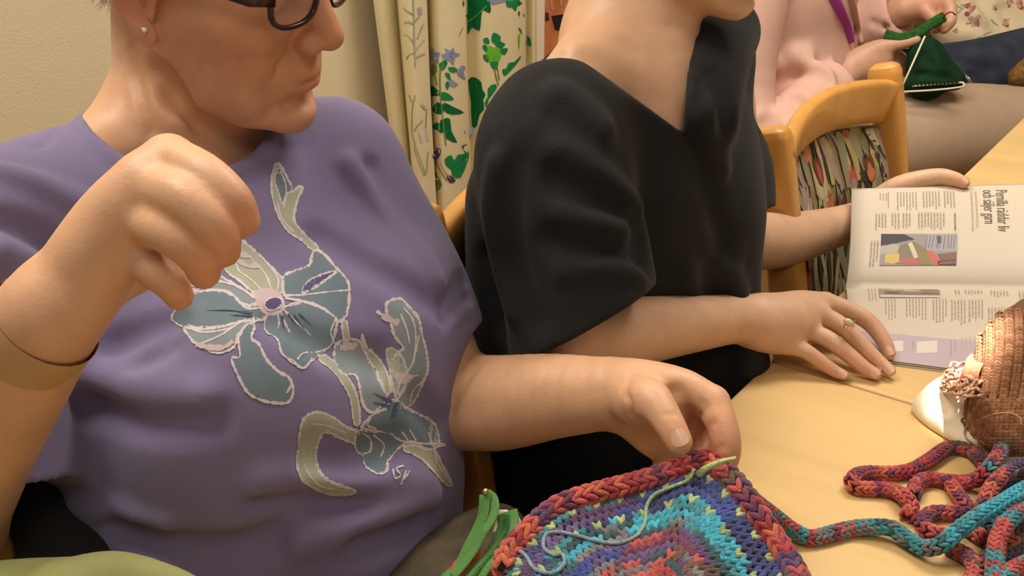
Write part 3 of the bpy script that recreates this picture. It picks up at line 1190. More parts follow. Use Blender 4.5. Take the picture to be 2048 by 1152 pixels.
# folds: where the raised arm pulls, under the bust and over the belly
for l, r_, k_, m_, sk in (
        ([(20, 445), (90, 480), (150, 540), (200, 600)], .006, .022, 's', .002),
        ([(0, 345), (90, 372), (190, 420)], .005, .02, 'u', .002),
        ([(0, 500), (80, 545), (160, 620)], .006, .02, 'u', .002),
        ([(0, 585), (70, 610), (150, 690)], .006, .02, 's', .002),
        ([(225, 690), (290, 660), (345, 640)], .007, .024, 's', .002),
        ([(330, 690), (290, 720), (250, 760)], .006, .024, 's', .002),
        ([(180, 800), (260, 840), (330, 850), (420, 840)], .006, .03, 's', .003),
        ([(170, 740), (280, 775), (400, 790)], .006, .03, 'u', .003),
        ([(530, 1000), (600, 990), (680, 1000), (730, 1005)], .009, .03, 's', .001),
        ([(520, 960), (620, 955), (720, 965), (840, 960)], .007, .03, 'u', .002),
        ([(630, 900), (700, 915), (790, 890)], .008, .026, 's', .001),
        ([(160, 1010), (240, 1030), (330, 1060)], .008, .026, 'u', .002),
        ([(240, 1070), (320, 1095), (430, 1110), (560, 1080)], .010, .03, 's', .001),
        ([(150, 1060), (250, 1110), (340, 1150)], .008, .026, 'u', .002),
        ([(600, 1080), (740, 1040), (860, 990), (930, 960)], .007, .03, 'u', .002),
        ([(720, 1100), (830, 1060), (930, 1020)], .007, .03, 's', .002),
        ([(700, 330), (760, 400), (830, 490), (870, 560)], .006, .024, 'u', .003),
        ([(745, 330), (800, 420), (850, 500), (880, 580)], .005, .02, 's', .001),
        ([(640, 470), (740, 530), (830, 580), (880, 610)], .006, .03, 's', .002),
        ([(890, 640), (920, 600), (940, 590)], .004, .014, 's', .001),
        ([(872, 668), (905, 664), (945, 640)], .0008, .002, 's', .0),
        ([(890, 605), (915, 570), (930, 555)], .004, .014, 's', .001),
        ([(840, 800), (880, 850), (930, 900)], .007, .024, 's', .002),
        ([(560, 640), (650, 690), (760, 720)], .006, .035, 's', .003),
        ([(100, 270), (95, 285), (75, 295)], .0015, .004, 's', .0)):
    shirt.fold(l, r_ * 1.1, k_ * .62 if k_ > .01 else k_, m_, sk * .6)
shirt1 = sdf_obj(shirt, .0031, 't_shirt', M['purple'], person1)

# ---- the iris print on it
TEAL, TEAL2, SAGE, PALE = srgb(110, 126, 136), srgb(134, 146, 150), srgb(164, 168, 148), srgb(206, 196, 198)
PURP, PINKP = srgb(96, 84, 126), srgb(196, 178, 182)
ZP = lambda L_: [(320 + x / 1.645, 300 + y / 1.645) for x, y in L_]


def shape(pts, fill, edge=PALE, wd=5.0, smooth=True):
    P = cat(ZP(pts), 3, closed=True)
    out = []
    V2, F2 = poly2d(P, 9)
    out.append((V2, F2, fill))
    if edge is not None:
        V2, F2 = ribbon2d(np.vstack([P, P[:1]]), wd, 4, .4)
        out.append((V2, F2, edge))
    return out


def strokes(lines, c=PALE, wd=4.0, taper=False):
    out = []
    for l in lines:
        V2, F2 = ribbon2d(ZP(l), wd, 5, .3, taper)
        out.append((V2, F2, c))
    return out


bv = bvh_of([shirt1])
bud = shape([(383, 45), (372, 70), (366, 110), (368, 150), (380, 195), (400, 240), (430, 275), (470, 300), (505, 332), (518, 322), (480, 285), (455, 255), (440, 230), (445, 190), (455, 155), (468, 125), (455, 122), (430, 140), (425, 110), (408, 75), (395, 50)], SAGE)
bud += shape([(386, 62), (377, 100), (386, 130), (402, 178), (412, 150), (434, 128), (418, 95), (400, 65)], TEAL, PALE, 3)
bud += strokes([[(395, 70), (412, 110), (414, 150), (405, 190)], [(385, 170), (400, 225), (440, 270)]], PALE, 3)
print_mesh('printed_bud', bud, bv, M['print'], shirt1)
f1 = []
f1 += shape([(200, 340), (230, 300), (270, 300), (330, 350), (380, 400), (405, 430), (400, 470), (360, 465), (310, 470), (260, 430), (220, 400)], SAGE)
f1 += shape([(90, 440), (130, 400), (180, 410), (240, 440), (290, 470), (320, 490), (300, 515), (260, 500), (220, 470), (170, 465), (110, 475)], TEAL2)
f1 += shape([(75, 575), (110, 630), (150, 655), (200, 668), (245, 645), (262, 600), (320, 555), (200, 580), (120, 585)], TEAL2)
f1 += shape([(40, 550), (70, 510), (110, 475), (180, 462), (240, 480), (270, 510), (320, 510), (350, 530), (330, 560), (270, 565), (190, 585), (120, 590), (70, 578)], TEAL)
f1 += shape([(405, 420), (440, 400), (490, 380), (500, 345), (515, 330), (545, 350), (575, 385), (600, 410), (620, 440), (622, 480), (620, 510), (610, 545), (590, 565), (575, 560), (560, 540), (500, 505), (450, 495), (410, 480)], TEAL)
f1 += shape([(465, 470), (490, 432), (540, 408), (580, 400), (545, 428), (500, 458)], PURP, PALE, 4)
f1 += shape([(355, 545), (345, 590), (385, 625), (400, 670), (440, 700), (470, 718), (500, 690), (560, 640), (575, 600), (580, 560), (560, 540), (500, 505), (430, 510)], TEAL)
f1 += shape([(285, 575), (258, 620), (262, 680), (235, 685), (255, 740), (290, 800), (340, 825), (380, 832), (420, 830), (437, 795), (425, 750), (390, 730), (350, 690), (325, 640), (300, 620), (310, 580)], TEAL)
f1 += shape([(312, 470), (340, 455), (385, 465), (405, 490), (410, 520), (390, 540), (355, 545), (330, 530), (315, 500)], PINKP, None)
f1 += strokes([[(180, 462), (230, 470), (280, 520), (330, 520)], [(80, 582), (140, 600), (220, 590), (280, 560)], [(130, 640), (200, 610), (260, 570)], [(410, 480), (470, 478), (550, 468), (620, 462)],
               [(410, 490), (470, 500), (550, 530)], [(400, 520), (440, 560), (495, 610)], [(395, 530), (410, 570), (425, 600)], [(385, 535), (390, 570), (385, 590)],
               [(340, 470), (300, 430), (260, 400), (250, 375)], [(365, 460), (345, 410), (300, 360)], [(385, 465), (385, 420), (330, 350)], [(310, 490), (250, 450), (180, 430)], [(405, 475), (405, 430)],
               [(415, 800), (430, 770), (420, 750)], [(450, 690), (470, 670), (520, 665), (555, 650)], [(575, 560), (560, 600), (575, 640)]], PALE, 3.6)
f1 += strokes([[(180, 400), (200, 380), (190, 345)], [(215, 370), (250, 365), (290, 385), (320, 380)], [(225, 350), (265, 345), (300, 355)], [(65, 460), (90, 440), (130, 450)], [(70, 490), (100, 470), (130, 465)], [(120, 640), (160, 650), (210, 650), (240, 630)]], PINKP, 10)
f1 += strokes([[(420, 540), (450, 580)], [(440, 545), (480, 600)], [(400, 545), (405, 590)], [(455, 540), (500, 580)], [(300, 540), (230, 530), (150, 530)], [(300, 548), (230, 545)]], srgb(74, 88, 100), 4, True)
f1 += shape([(345, 500), (365, 488), (395, 490), (398, 510), (380, 525), (355, 528), (342, 515)], PURP, PALE, 3)
print_mesh('printed_iris', f1, bv, M['print'], shirt1)
st = shape([(522, 690), (560, 720), (600, 770), (625, 820), (638, 900), (656, 895), (650, 820), (625, 760), (580, 705), (540, 675)], SAGE, PALE, 3.5)
st += shape([(598, 570), (604, 620), (622, 620), (612, 562)], SAGE, PALE, 3.5)
st += shape([(520, 862), (480, 875), (462, 910), (455, 970), (450, 1040), (475, 1090), (540, 1125), (600, 1132), (645, 1122), (600, 1105), (550, 1085), (520, 1050), (510, 1000), (525, 950), (545, 925), (600, 950), (650, 965), (655, 930), (610, 910), (570, 880)], SAGE)
st += strokes([[(478, 930), (472, 990), (480, 1050), (520, 1100), (570, 1115)], [(500, 900), (545, 905), (610, 930)]], PALE, 3)
print_mesh('printed_stem', st, bv, M['print'], shirt1)
f2 = []
f2 += shape([(575, 650), (600, 625), (650, 625), (665, 650), (690, 700), (720, 760), (745, 810), (720, 850), (690, 862), (665, 830), (645, 745), (600, 735), (575, 690)], TEAL2)
f2 += shape([(712, 530), (745, 550), (745, 505), (790, 490), (820, 520), (850, 555), (862, 610), (875, 660), (880, 720), (865, 760), (830, 830), (790, 850), (770, 800), (760, 740), (765, 690), (790, 660), (800, 650), (770, 610), (755, 565)], TEAL2)
f2 += shape([(745, 660), (770, 655), (800, 690), (810, 740), (790, 800), (765, 780), (755, 720)], SAGE, PALE, 4)
f2 += shape([(665, 605), (680, 650), (720, 690), (750, 740), (755, 790), (740, 800), (715, 730), (690, 690), (668, 650)], SAGE)
f2 += shape([(800, 985), (850, 1010), (900, 1060), (940, 1100), (958, 1100), (925, 1030), (900, 985), (870, 985), (830, 970)], SAGE, PALE, 4)
f2 += shape([(660, 915), (700, 870), (740, 850), (770, 820), (810, 850), (870, 880), (900, 900), (915, 965), (880, 985), (830, 960), (790, 970), (760, 940), (700, 920)], TEAL)
f2 += shape([(650, 925), (645, 985), (665, 1005), (680, 1045), (720, 1065), (745, 1055), (750, 1020), (780, 985), (800, 960), (740, 930)], TEAL)
f2 += shape([(875, 880), (895, 900), (915, 960), (940, 968), (900, 975), (885, 940)], SAGE, PALE, 4)
f2 += strokes([[(590, 650), (640, 650)], [(600, 640), (650, 640)], [(770, 745), (800, 740), (830, 750)], [(775, 760), (820, 755)], [(730, 545), (760, 560), (785, 570)]], PINKP, 12)
f2 += strokes([[(770, 830), (800, 790), (815, 750), (850, 740)], [(775, 810), (790, 760), (830, 700), (850, 610)], [(760, 800), (740, 720), (690, 650)], [(820, 830), (830, 790), (860, 760)], [(800, 520), (830, 560), (840, 620), (830, 700)], [(790, 540), (810, 590), (820, 640)],
               [(665, 930), (690, 950), (690, 990), (665, 1000)], [(700, 935), (735, 970), (725, 1010)], [(760, 930), (790, 955), (860, 965), (910, 968)], [(795, 925), (815, 955)], [(820, 920), (840, 955)], [(900, 985), (910, 1030), (960, 1105)],
               [(665, 900), (690, 880), (680, 905), (710, 915)], [(850, 1005), (900, 1060)]], PALE, 3.4)
f2 += strokes([[(760, 830), (700, 800)], [(755, 845), (700, 830)], [(765, 880), (770, 840), (790, 830)], [(770, 860), (775, 830)]], srgb(78, 92, 118), 9, True)
f2 += strokes([[(765, 1050), (770, 1080), (790, 1070), (775, 1050), (800, 1040)], [(790, 1100), (810, 1050), (800, 1085), (820, 1055)]], PALE, 3)
print_mesh('printed_iris', f2, bv, M['print'], shirt1)

# ---- trousers, hair, glasses, earring
pants = Sdf()
pants.ell(B(-.28, -.465, .58), (.15, .18, .11), SH, .04)
for s in (-.565, -.37):
    pants.tube([np.r_[B(-.26, s, .55), .088], np.r_[B(-.05, s, .56), .082], np.r_[B(.13, s, .53), .068], np.r_[B(.15, s, .3), .06], np.r_[B(.13, s, .06), .05]], k=.03)
sdf_obj(pants, .008, 'trousers', M['darkpants'], person1)
for s in (-.565, -.37):
    V, F = sweep([B(.10, s, .045), B(.16, s, .05), B(.25, s, .04), B(.31, s, .034)], RV, [.03, .04, .043, .022], [.035, .044, .036, .022], 16, 2.4)
    mesh('shoe', V, F, M['dark'], person1)


def hair_cap(H, name, m, parent, lower, drop):
    S = Sdf()
    H.ell(S, (-15, 0, 55), (97, 78, 82), 10)
    H.ell(S, (-60, 0, 10), (52, 62, 52), 20)
    if drop:
        H.tube(S, [(-75, 0, 10, 40), (-95, 0, -35, 34), (-100, 0, -80, 22)], 20)
    H.ell(S, (75, 0, 10), (72, 66, 68), 6, 's')
    H.ell(S, (0, -75, -10), (24, 22, 40), 6, 's')
    H.ell(S, (0, 75, -10), (24, 22, 40), 6, 's')
    p, n = H.P(-40, 0, lower), H.R @ np.array([.25, 0, -1.0])
    if not drop:
        S.half(p, n, .008)
    return sdf_obj(S, .004, name, m, parent)


hair1 = hair_cap(H1, 'hair', M['hair'], person1, -22, False)
# short loose hairs at the nape
hv, hf = [], []
hco = np.empty(len(hair1.data.vertices) * 3, np.float32)
hair1.data.vertices.foreach_get('co', hco)
hco = hco.reshape(-1, 3)
hloc = (hco - H1.t) @ H1.R
cand = np.flatnonzero((hloc[:, 0] < -.03) & (hloc[:, 2] < .035))
for i in range(900):
    a = hco[random.choice(cand)]
    nl_ = a - H1.P(-30, 0, 20)
    d = nl_ / np.linalg.norm(nl_) * random.uniform(.3, .9) + H1.R @ np.array([random.uniform(-.3, .1), random.uniform(-.4, .4), random.uniform(-1.0, -.3)])
    d = d / np.linalg.norm(d) * random.uniform(.006, .014)
    sd = np.cross(d, ray(200, 30)); sd = sd / np.linalg.norm(sd) * .00035
    k = len(hv)
    hv += [a - sd, a + sd, a + d * .6 + sd * .7, a + d * .6 - sd * .7, a + d]
    hf.append((k, k + 1, k + 2, k + 3)); hf.append((k + 3, k + 2, k + 4, k + 4))
hq = [f for f in hf if len(set(f)) == 4]
ht = [f[:3] for f in hf if len(set(f)) == 3]
nh = mesh('nape_hair', np.array(hv), [np.array(hq), np.array(ht)], M['hair'], hair1)
nh['kind'] = 'stuff'

gl = empty('eyeglasses', H1.P(95, 0, 10))
tag(gl, 'dark red framed eyeglasses worn by the white-haired woman', 'eyeglasses')
gR = H1.P
for s in (-1, 1):
    pts = []
    for i in range(28):
        a = 2 * math.pi * i / 28
        u, v = math.cos(a), math.sin(a)
        u = np.sign(u) * abs(u) ** .8
        v = np.sign(v) * abs(v) ** .8
        pts.append(H1.P(103 - 9 * ((abs(33 + 25 * u)) / 58) ** 2, s * (33 + 24 * u), 19 + 18 * v + (3 * u if v > 0 else 0)))
    pts.append(pts[0]); pts.append(pts[1])
    V, F = sweep(pts, H1.R @ np.array([1, 0, 0]), .0022, .0019, 10, 3, cap=False)
    mesh('rim', V, F, M['glassframe'], gl)
    c = np.mean(pts[:28], 0)
    Vl = np.vstack([np.array(pts[:28]), c])
    mesh('lens', Vl, np.array([(i, (i + 1) % 28, 28) for i in range(28)]), M['lens'], gl)
    V, F = sweep([H1.P(97, s * 56, 27), H1.P(85, s * 70, 27), H1.P(50, s * 77, 28), H1.P(0, s * 80, 28), H1.P(-25, s * 80, 16)], H1.R @ np.array([0, 1, 0]), .0013, [.006, .0055, .004, .003, .002], 10, 3)
    mesh('temple', V, F, M['glassframe'], gl)
V, F = sweep(cat([H1.P(103, -9, 23), H1.P(107, 0, 26), H1.P(103, 9, 23)], 5), H1.R @ np.array([1, 0, 0]), .0018, .002, 10)
mesh('bridge', V, F, M['glassframe'], gl)

er = Sdf()
q0 = body.hit(289, 60)
er.ell(q0 - ray(289, 60) * .0012, (.0021, .0021, .0021), None, .0005)
ear = sdf_obj(er, .0004, 'earring', M['crystal'], person1)
ge = []
for i in range(3):
    a = i * 2.1 + .5
    g = Sdf(); g.ell(q0 - ray(289, 60) * .0008 + (EX * math.cos(a) + UPV * math.sin(a)) * .0026, (.0009,) * 3, None, .0003)
    ge.append(g)
    V, F = g.build(.0003)
    mesh('setting', V, F, M['gold'], ear)


# ------------------------------------------------------------------ reader in the black blouse
def onT(px, py, h, r):
    return np.r_[tab(px, py, h), r]


R2 = rot(-0.50, 0.36, 0.0)
H2 = Head(R2, at(1452, 43, .985) - R2 @ np.array([.080, 0, -.106]), 0.97)
NK2 = at(1240, 92, 1.035)
SR2, SL2 = at(1112, 262, .925), at(1414, 112, 1.17)
b2 = Sdf()
H2.sculpt(b2)
b2.tube([np.r_[H2.P(-32, 0, -5), .045], np.r_[H2.P(-34, 0, -60), .046], np.r_[NK2 + [0, 0, .02], .050], np.r_[NK2 - [0, 0, .05], .06]], k=.02)
b2.tube([np.r_[H2.P(30, 0, -75), .026], np.r_[at(1312, 60, 1.005), .03], np.r_[at(1305, 120, 1.0), .032]], k=.03)
b2.tube([np.r_[NK2 + [0, 0, .01], .045], np.r_[(NK2 + SR2) / 2 + [0, 0, .016], .038], np.r_[SR2, .045]], k=.03)
b2.tube([np.r_[NK2 + [0, 0, .01], .045], np.r_[(NK2 + SL2) / 2 + [0, 0, .016], .038], np.r_[SL2, .045]], k=.03)
b2.tube([np.r_[at(1340, 55, 1.0), .007], np.r_[at(1338, 140, .985), .007], np.r_[at(1340, 195, .985), .007]], k=.02)       # neck cord
b2.tube([np.r_[at(1340, 196, .99), .008], np.r_[at(1250, 150, .955), .008], np.r_[at(1150, 110, .93), .009]], k=.016)       # collar bone
b2.ell(B(-.14, -.04, .95), (.088, .13, .13), SH, .05)
b2.tube([np.r_[SR2, .047], np.r_[at(1090, 440, .925), .042], np.r_[at(1115, 672, .935), .036]], k=.02)
b2.tube([np.r_[at(1112, 672, .935), .036], np.r_[at(1200, 674, .96), .036], np.r_[at(1320, 656, 1.01), .031], onT(1480, 636, .058, .024)], k=.012)
b2.tube([np.r_[SL2, .047], np.r_[at(1445, 300, 1.2), .040], np.r_[at(1440, 480, 1.22), .036]], k=.02)
b2.tube([np.r_[at(1450, 482, 1.22), .036], np.r_[at(1560, 480, 1.29), .034], np.r_[at(1650, 460, 1.36), .028], np.r_[at(1722, 438, 1.425), .024]], k=.012)
hb = Sdf()
hb.tube([onT(1450, 636, .06, .025), onT(1530, 640, .052, .024), onT(1580, 646, .046, .020)], k=.01)
for q in ([onT(1520, 622, .056, .014), onT(1590, 606, .054, .0135), onT(1650, 606, .048, .0118)],
          [onT(1520, 636, .056, .014), onT(1590, 626, .054, .0135), onT(1640, 630, .046, .0112)],
          [onT(1520, 648, .05, .015), onT(1575, 650, .044, .014), onT(1612, 660, .038, .0105)],
          [onT(1512, 662, .042, .017), onT(1545, 676, .036, .015), onT(1578, 690, .030, .0095)]):
    hb.tube(q, k=.018)
for q in ([onT(1650, 606, .048, .0118), onT(1700, 622, .042, .0098), onT(1742, 648, .032, .0092), onT(1770, 686, .019, .0080), onT(1779, 708, .0115, .0066)],
          [onT(1640, 630, .046, .0112), onT(1678, 648, .040, .0094), onT(1708, 674, .032, .0090), onT(1750, 716, .016, .0076), onT(1779, 741, .0090, .0066)],
          [onT(1612, 660, .038, .0105), onT(1655, 678, .034, .0092), onT(1690, 704, .025, .0086), onT(1728, 735, .0125, .0074), onT(1751, 748, .0078, .0064)],
          [onT(1578, 690, .030, .0095), onT(1610, 702, .026, .0082), onT(1638, 721, .018, .0076), onT(1669, 742, .0095, .0066), onT(1687, 750, .0070, .0056)],
          [onT(1530, 640, .045, .016), onT(1590, 660, .025, .013), onT(1640, 668, .014, .0100), onT(1670, 664, .010, .008)]):
    hb.tube(q, k=.0025)
b2.group(hb, .005)
hc = Sdf()
hc.tube([np.r_[at(1722, 438, 1.425), .024], np.r_[at(1775, 412, 1.435), .021], np.r_[at(1830, 410, 1.445), .018]], k=.01)
hc.tube([np.r_[at(1750, 405, 1.42), .016], np.r_[at(1800, 372, 1.395), .014], np.r_[at(1868, 354, 1.385), .0115], np.r_[at(1905, 357, 1.376), .0100], np.r_[at(1928, 366, 1.370), .0078]], k=.014)
for a, b in ((1845, 400), (1840, 418), (1830, 432)):
    hc.tube([np.r_[at(a - 40, b, 1.42), .012], np.r_[at(a + 30, b + 8, 1.445), .0095], np.r_[at(a + 80, b + 20, 1.445), .008]], k=.004)
b2.group(hc, .006)
rd2 = tuple(np.array(SKIN2) * [1.02, .74, .68])
pt = H2.paint(SKIN2, .7)
for q in ((1775, 690, .02), (1742, 648, .034), (1700, 670, .03), (1765, 730, .012), (1735, 738, .012), (1690, 704, .025), (1680, 746, .01), (1638, 721, .018)):
    pt.append((tab(*q), .017, rd2, .5))
pt.append((at(1925, 364, 1.37), .02, rd2, .5))
person2 = sdf_obj(b2, .0027, 'person', M['skin'], None, pt, SKIN2)
tag(person2, 'person in a loose black v-neck blouse reading the open magazine', 'person')
for a_, b_, w_ in (((1783, 712), (1773, 692), .0085), ((1786, 748), (1770, 730), .0098), ((1756, 752), (1742, 738), .0092), ((1690, 752), (1678, 742), .0076)):
    nail_on(b2, a_, b_, .0105, w_, person2)
nail_on(b2, (1934, 366), (1924, 358), .010, .009, person2)
rg = cat([tab(1700 + 8 * math.cos(a) - 14 * math.sin(a) * .6, 645 + 10 * math.sin(a), .045 + .010 * math.sin(a)) for a in np.linspace(0, 2 * math.pi, 9)[:-1]], 4, closed=True)
ri = rope('ring', np.vstack([rg, rg[:2]]), .0011, M['gold'], person2)
g = Sdf(); g.ell(tab(1697, 645, .0545), (.0058, .0038, .004), axes(tab(1710, 652, .05) - tab(1684, 638, .055), ZV), .001)
V, F = g.build(.0008)
mesh('bead', V, F, M['pearl'], ri)

bl = Sdf()
bl.ell(B(-.155, -.035, .945), (.105, .155, .155), SH, .04)
bl.ell(B(-.155, -.05, .76), (.088, .142, .23), SH, .08)
bl.ell(B(-.165, -.05, .60), (.12, .16, .10), SH, .06)
bl.ell(B(-.11, -.01, .91), (.065, .09, .09), SH, .05)
bl.tube([np.r_[at(1446, 66, 1.08), .038], np.r_[at(1416, 150, 1.01), .036], np.r_[at(1402, 230, .985), .036]], k=.03)
bl.ell(B(-.19, -.07, .86), (.10, .145, .17), SH, .05)
bl.tube([np.r_[SR2, .054], np.r_[NK2 - [0, 0, .055], .060], np.r_[SL2, .045]], k=.045)
bl.tube([np.r_[at(1052, 400, 1.01), .055], np.r_[at(1064, 560, 1.02), .058], np.r_[at(1085, 740, 1.03), .06]], k=.04)
bl.tube([np.r_[at(1430, 460, 1.10), .036], np.r_[at(1446, 600, 1.12), .038], np.r_[at(1466, 740, 1.12), .040]], k=.05)
sl = at(1190, 700, .925) - at(1165, 520, .92)
sleeve(bl, [np.r_[SR2, .055], np.r_[at(1102, 345, .92), .068], np.r_[at(1148, 520, .925), .068], np.r_[at(1180, 740, .935), .070]], at(1178, 640, .93), sl / np.linalg.norm(sl) + EX * .42, .060, .03)
sl = at(1502, 420, 1.2) - at(1480, 300, 1.2)
sleeve(bl, [np.r_[SL2, .046], np.r_[at(1424, 250, 1.18), .046], np.r_[at(1455, 345, 1.19), .051], np.r_[at(1462, 480, 1.195), .050]], at(1455, 400, 1.19), sl / np.linalg.norm(sl) - FV * .35, .046, .03)
bl.half(B(0, 0, .545), -ZV, .01)
# v-neck: a wedge open to the front
r1, r2_, r3_, r4_ = ray(1085, 62), ray(1368, 268), ray(1366, 268), ray(1384, 20)
n1 = -np.cross(r1, r2_); n1 /= np.linalg.norm(n1)
n2 = -np.cross(r3_, r4_); n2 /= np.linalg.norm(n2)
if n1 @ (at(1300, 100, 1) - CAM) > 0: n1 = -n1
if n2 @ (at(1300, 100, 1) - CAM) > 0: n2 = -n2
n1, n2, c32 = n1.astype(np.float32), n2.astype(np.float32), CAM.astype(np.float32)
fb = (FV * .8 + ZV * .6).astype(np.float32)
pb = (NK2 - FV * .075 + ZV * -.02).astype(np.float32)


def wedge(Q, ctx=None):
    q = Q - c32
    a, b, c = q @ n1, q @ n2, -((Q - pb) @ fb)
    # slightly bowed left edge
    return np.maximum(np.maximum(a, b), c)


lo_, hi_ = bl.bounds()
# folds before the neckline is cut
for l, r_, k_, m_, sk in (
        ([(1105, 170), (1098, 250), (1105, 330), (1118, 400)], .0016, .005, 's', 0),
        ([(1120, 190), (1200, 260), (1300, 420), (1330, 560)], .007, .022, 'u', .003),
        ([(1220, 240), (1310, 380), (1370, 540), (1385, 620)], .006, .02, 'u', .003),
        ([(1180, 250), (1270, 370), (1320, 520)], .006, .02, 's', .002),
        ([(1290, 270), (1370, 400), (1420, 560)], .006, .02, 's', .002),
        ([(1330, 270), (1400, 400), (1450, 520), (1470, 580)], .007, .02, 'u', .003),
        ([(1372, 280), (1425, 400), (1470, 520)], .006, .018, 's', .002),
        ([(1400, 230), (1440, 340), (1480, 470)], .006, .018, 'u', .003),
        ([(1430, 150), (1455, 260), (1470, 380)], .005, .016, 's', .002),
        ([(1120, 300), (1200, 350), (1270, 420)], .006, .02, 'u', .003),
        ([(1110, 360), (1190, 400), (1275, 450)], .006, .02, 's', .002),
        ([(1120, 430), (1200, 450), (1280, 470)], .005, .018, 'u', .002),
        ([(1100, 480), (1190, 505), (1275, 510)], .006, .018, 's', .002),
        ([(1130, 545), (1200, 535), (1280, 545)], .005, .016, 'u', .002),
        ([(1000, 330), (985, 420), (1000, 520), (1030, 620)], .006, .02, 'u', .003),
        ([(1030, 330), (1020, 450), (1040, 560), (1070, 640)], .007, .02, 's', .002),
        ([(960, 400), (970, 520), (1000, 640)], .007, .02, 's', .002),
        ([(1285, 450), (1292, 520), (1290, 600)], .008, .016, 's', .001),
        ([(1470, 600), (1500, 660), (1490, 730)], .007, .02, 'u', .003),
        ([(1440, 640), (1450, 700), (1430, 770)], .007, .02, 's', .002)):
    bl.fold(l, r_, k_, m_, sk)
bl.add(wedge, lo_, hi_, .003, 's')
bl.tube([np.r_[p, .0028] for p in [bl.hit(*q) for q in ((1112, 92), (1180, 122), (1250, 172), (1310, 216), (1360, 255))] if p is not None], k=.004)
bl.tube([np.r_[p, .0026] for p in [bl.hit(*q) for q in ((1374, 262), (1384, 200), (1388, 150))] if p is not None], k=.004)
blouse = sdf_obj(bl, .0034, 'blouse', M['black'], person2)

p2 = Sdf()
p2.ell(B(-.15, -.03, .53), (.155, .19, .115), SH, .04)
for s in (-.12, .07):
    p2.tube([np.r_[B(-.14, s, .54), .092], np.r_[B(.08, s, .555), .082], np.r_[B(.26, s, .53), .066], np.r_[B(.28, s, .3), .058], np.r_[B(.26, s, .06), .048]], k=.03)
sdf_obj(p2, .008, 'trousers', M['blackpants'], person2)
for s in (-.12, .07):
    V, F = sweep([B(.23, s, .045), B(.29, s, .05), B(.38, s, .04), B(.44, s, .034)], RV, [.03, .04, .043, .022], [.035, .044, .036, .022], 16, 2.4)
    mesh('shoe', V, F, M['dark'], person2)
hair_cap(H2, 'hair', M['brownhair'], person2, -8, True)


# ------------------------------------------------------------------ knitter in the pink jacket
R3 = rot(-0.45, 0.4, 0.0)
H3 = Head(R3, at(1640, -330, 2.2), 0.97)
NK3 = B(-.50, 1.30, 1.08)
b3 = Sdf()
H3.sculpt(b3)
b3.tube([np.r_[H3.P(-34, 0, -5), .046], np.r_[NK3 + [0, 0, .03], .052], np.r_[NK3 - [0, 0, .08], .08]], k=.02)
b3.ell(B(-.53, 1.30, .92), (.09, .14, .16), SH, .05)
b3.tube([np.r_[B(-.52, 1.12, 1.02), .045], np.r_[at(1480, 190, 2.14), .042], np.r_[at(1535, 330, 2.12), .042], np.r_[at(1606, 240, 2.16), .036], np.r_[at(1690, 150, 2.25), .029]], k=.02)
b3.tube([np.r_[B(-.52, 1.50, 1.03), .05], np.r_[at(1700, 60, 2.42), .042], ], k=.02)
b3.tube([np.r_[at(1700, 60, 2.42), .042], np.r_[at(1760, 40, 2.36), .036], np.r_[at(1815, 18, 2.31), .030]], k=.02)
h3 = Sdf()
h3.tube([np.r_[at(1682, 150, 2.255), .032], np.r_[at(1725, 130, 2.26), .036], np.r_[at(1755, 118, 2.265), .033]], k=.01)
h3.tube([np.r_[at(1700, 125, 2.25), .02], np.r_[at(1750, 98, 2.245), .018], np.r_[at(1800, 88, 2.24), .0135], np.r_[at(1832, 80, 2.235), .0105]], k=.014)
for a, b, c in ((110, 2.27, 1795), (124, 2.28, 1800), (138, 2.285, 1798), (152, 2.29, 1785)):
    h3.tube([np.r_[at(1745, a + 6, b - .01), .0145], np.r_[at(c - 15, a, b - .01), .0128], np.r_[at(c + 8, a + 4, b + .02), .0112], np.r_[at(c - 15, a + 8, b + .05), .0095]], k=.003)
b3.group(h3, .006)
h4 = Sdf()
h4.tube([np.r_[at(1812, 18, 2.31), .031], np.r_[at(1845, 12, 2.3), .034], np.r_[at(1872, 10, 2.3), .030]], k=.01)
h4.tube([np.r_[at(1880, 0, 2.28), .016], np.r_[at(1898, 10, 2.265), .0145], np.r_[at(1901, 40, 2.255), .0128], np.r_[at(1888, 58, 2.255), .011]], k=.006)
h4.tube([np.r_[at(1868, 10, 2.29), .016], np.r_[at(1885, 25, 2.28), .014], np.r_[at(1886, 45, 2.272), .012], np.r_[at(1872, 58, 2.27), .0105]], k=.004)
h4.tube([np.r_[at(1850, 20, 2.28), .017], np.r_[at(1868, 38, 2.265), .0135], np.r_[at(1884, 48, 2.25), .011]], k=.004)
b3.group(h4, .006)
rd3 = tuple(np.array(SKIN3) * [1.0, .72, .68])
person3 = sdf_obj(b3, .0040, 'person', M['skin'], None, H3.paint(SKIN3) + [(at(1850, 15, 2.29), .05, rd3, .7), (at(1880, 40, 2.26), .03, rd3, .5), (at(1810, 95, 2.24), .03, rd3, .3)], SKIN3)
tag(person3, 'person in a pale pink jacket and beige trousers knitting something dark green', 'person')
jk = Sdf()
jk.ell(B(-.53, 1.28, .90), (.135, .195, .24), SH, .05)
jk.ell(B(-.52, 1.28, .70), (.15, .20, .16), SH, .06)
jk.tube([np.r_[B(-.52, 1.10, 1.03), .065], np.r_[NK3 - [0, 0, .05], .065], np.r_[B(-.52, 1.49, 1.03), .065]], k=.06)
sl = at(1690, 145, 2.26) - at(1610, 230, 2.22)
sleeve(jk, [np.r_[B(-.52, 1.10, 1.02), .07], np.r_[at(1475, 185, 2.14), .074], np.r_[at(1535, 335, 2.12), .076], np.r_[at(1602, 240, 2.15), .070], np.r_[at(1690, 150, 2.25), .056]], at(1668, 162, 2.22), sl / np.linalg.norm(sl) + UPV * -.25, .047, .010)
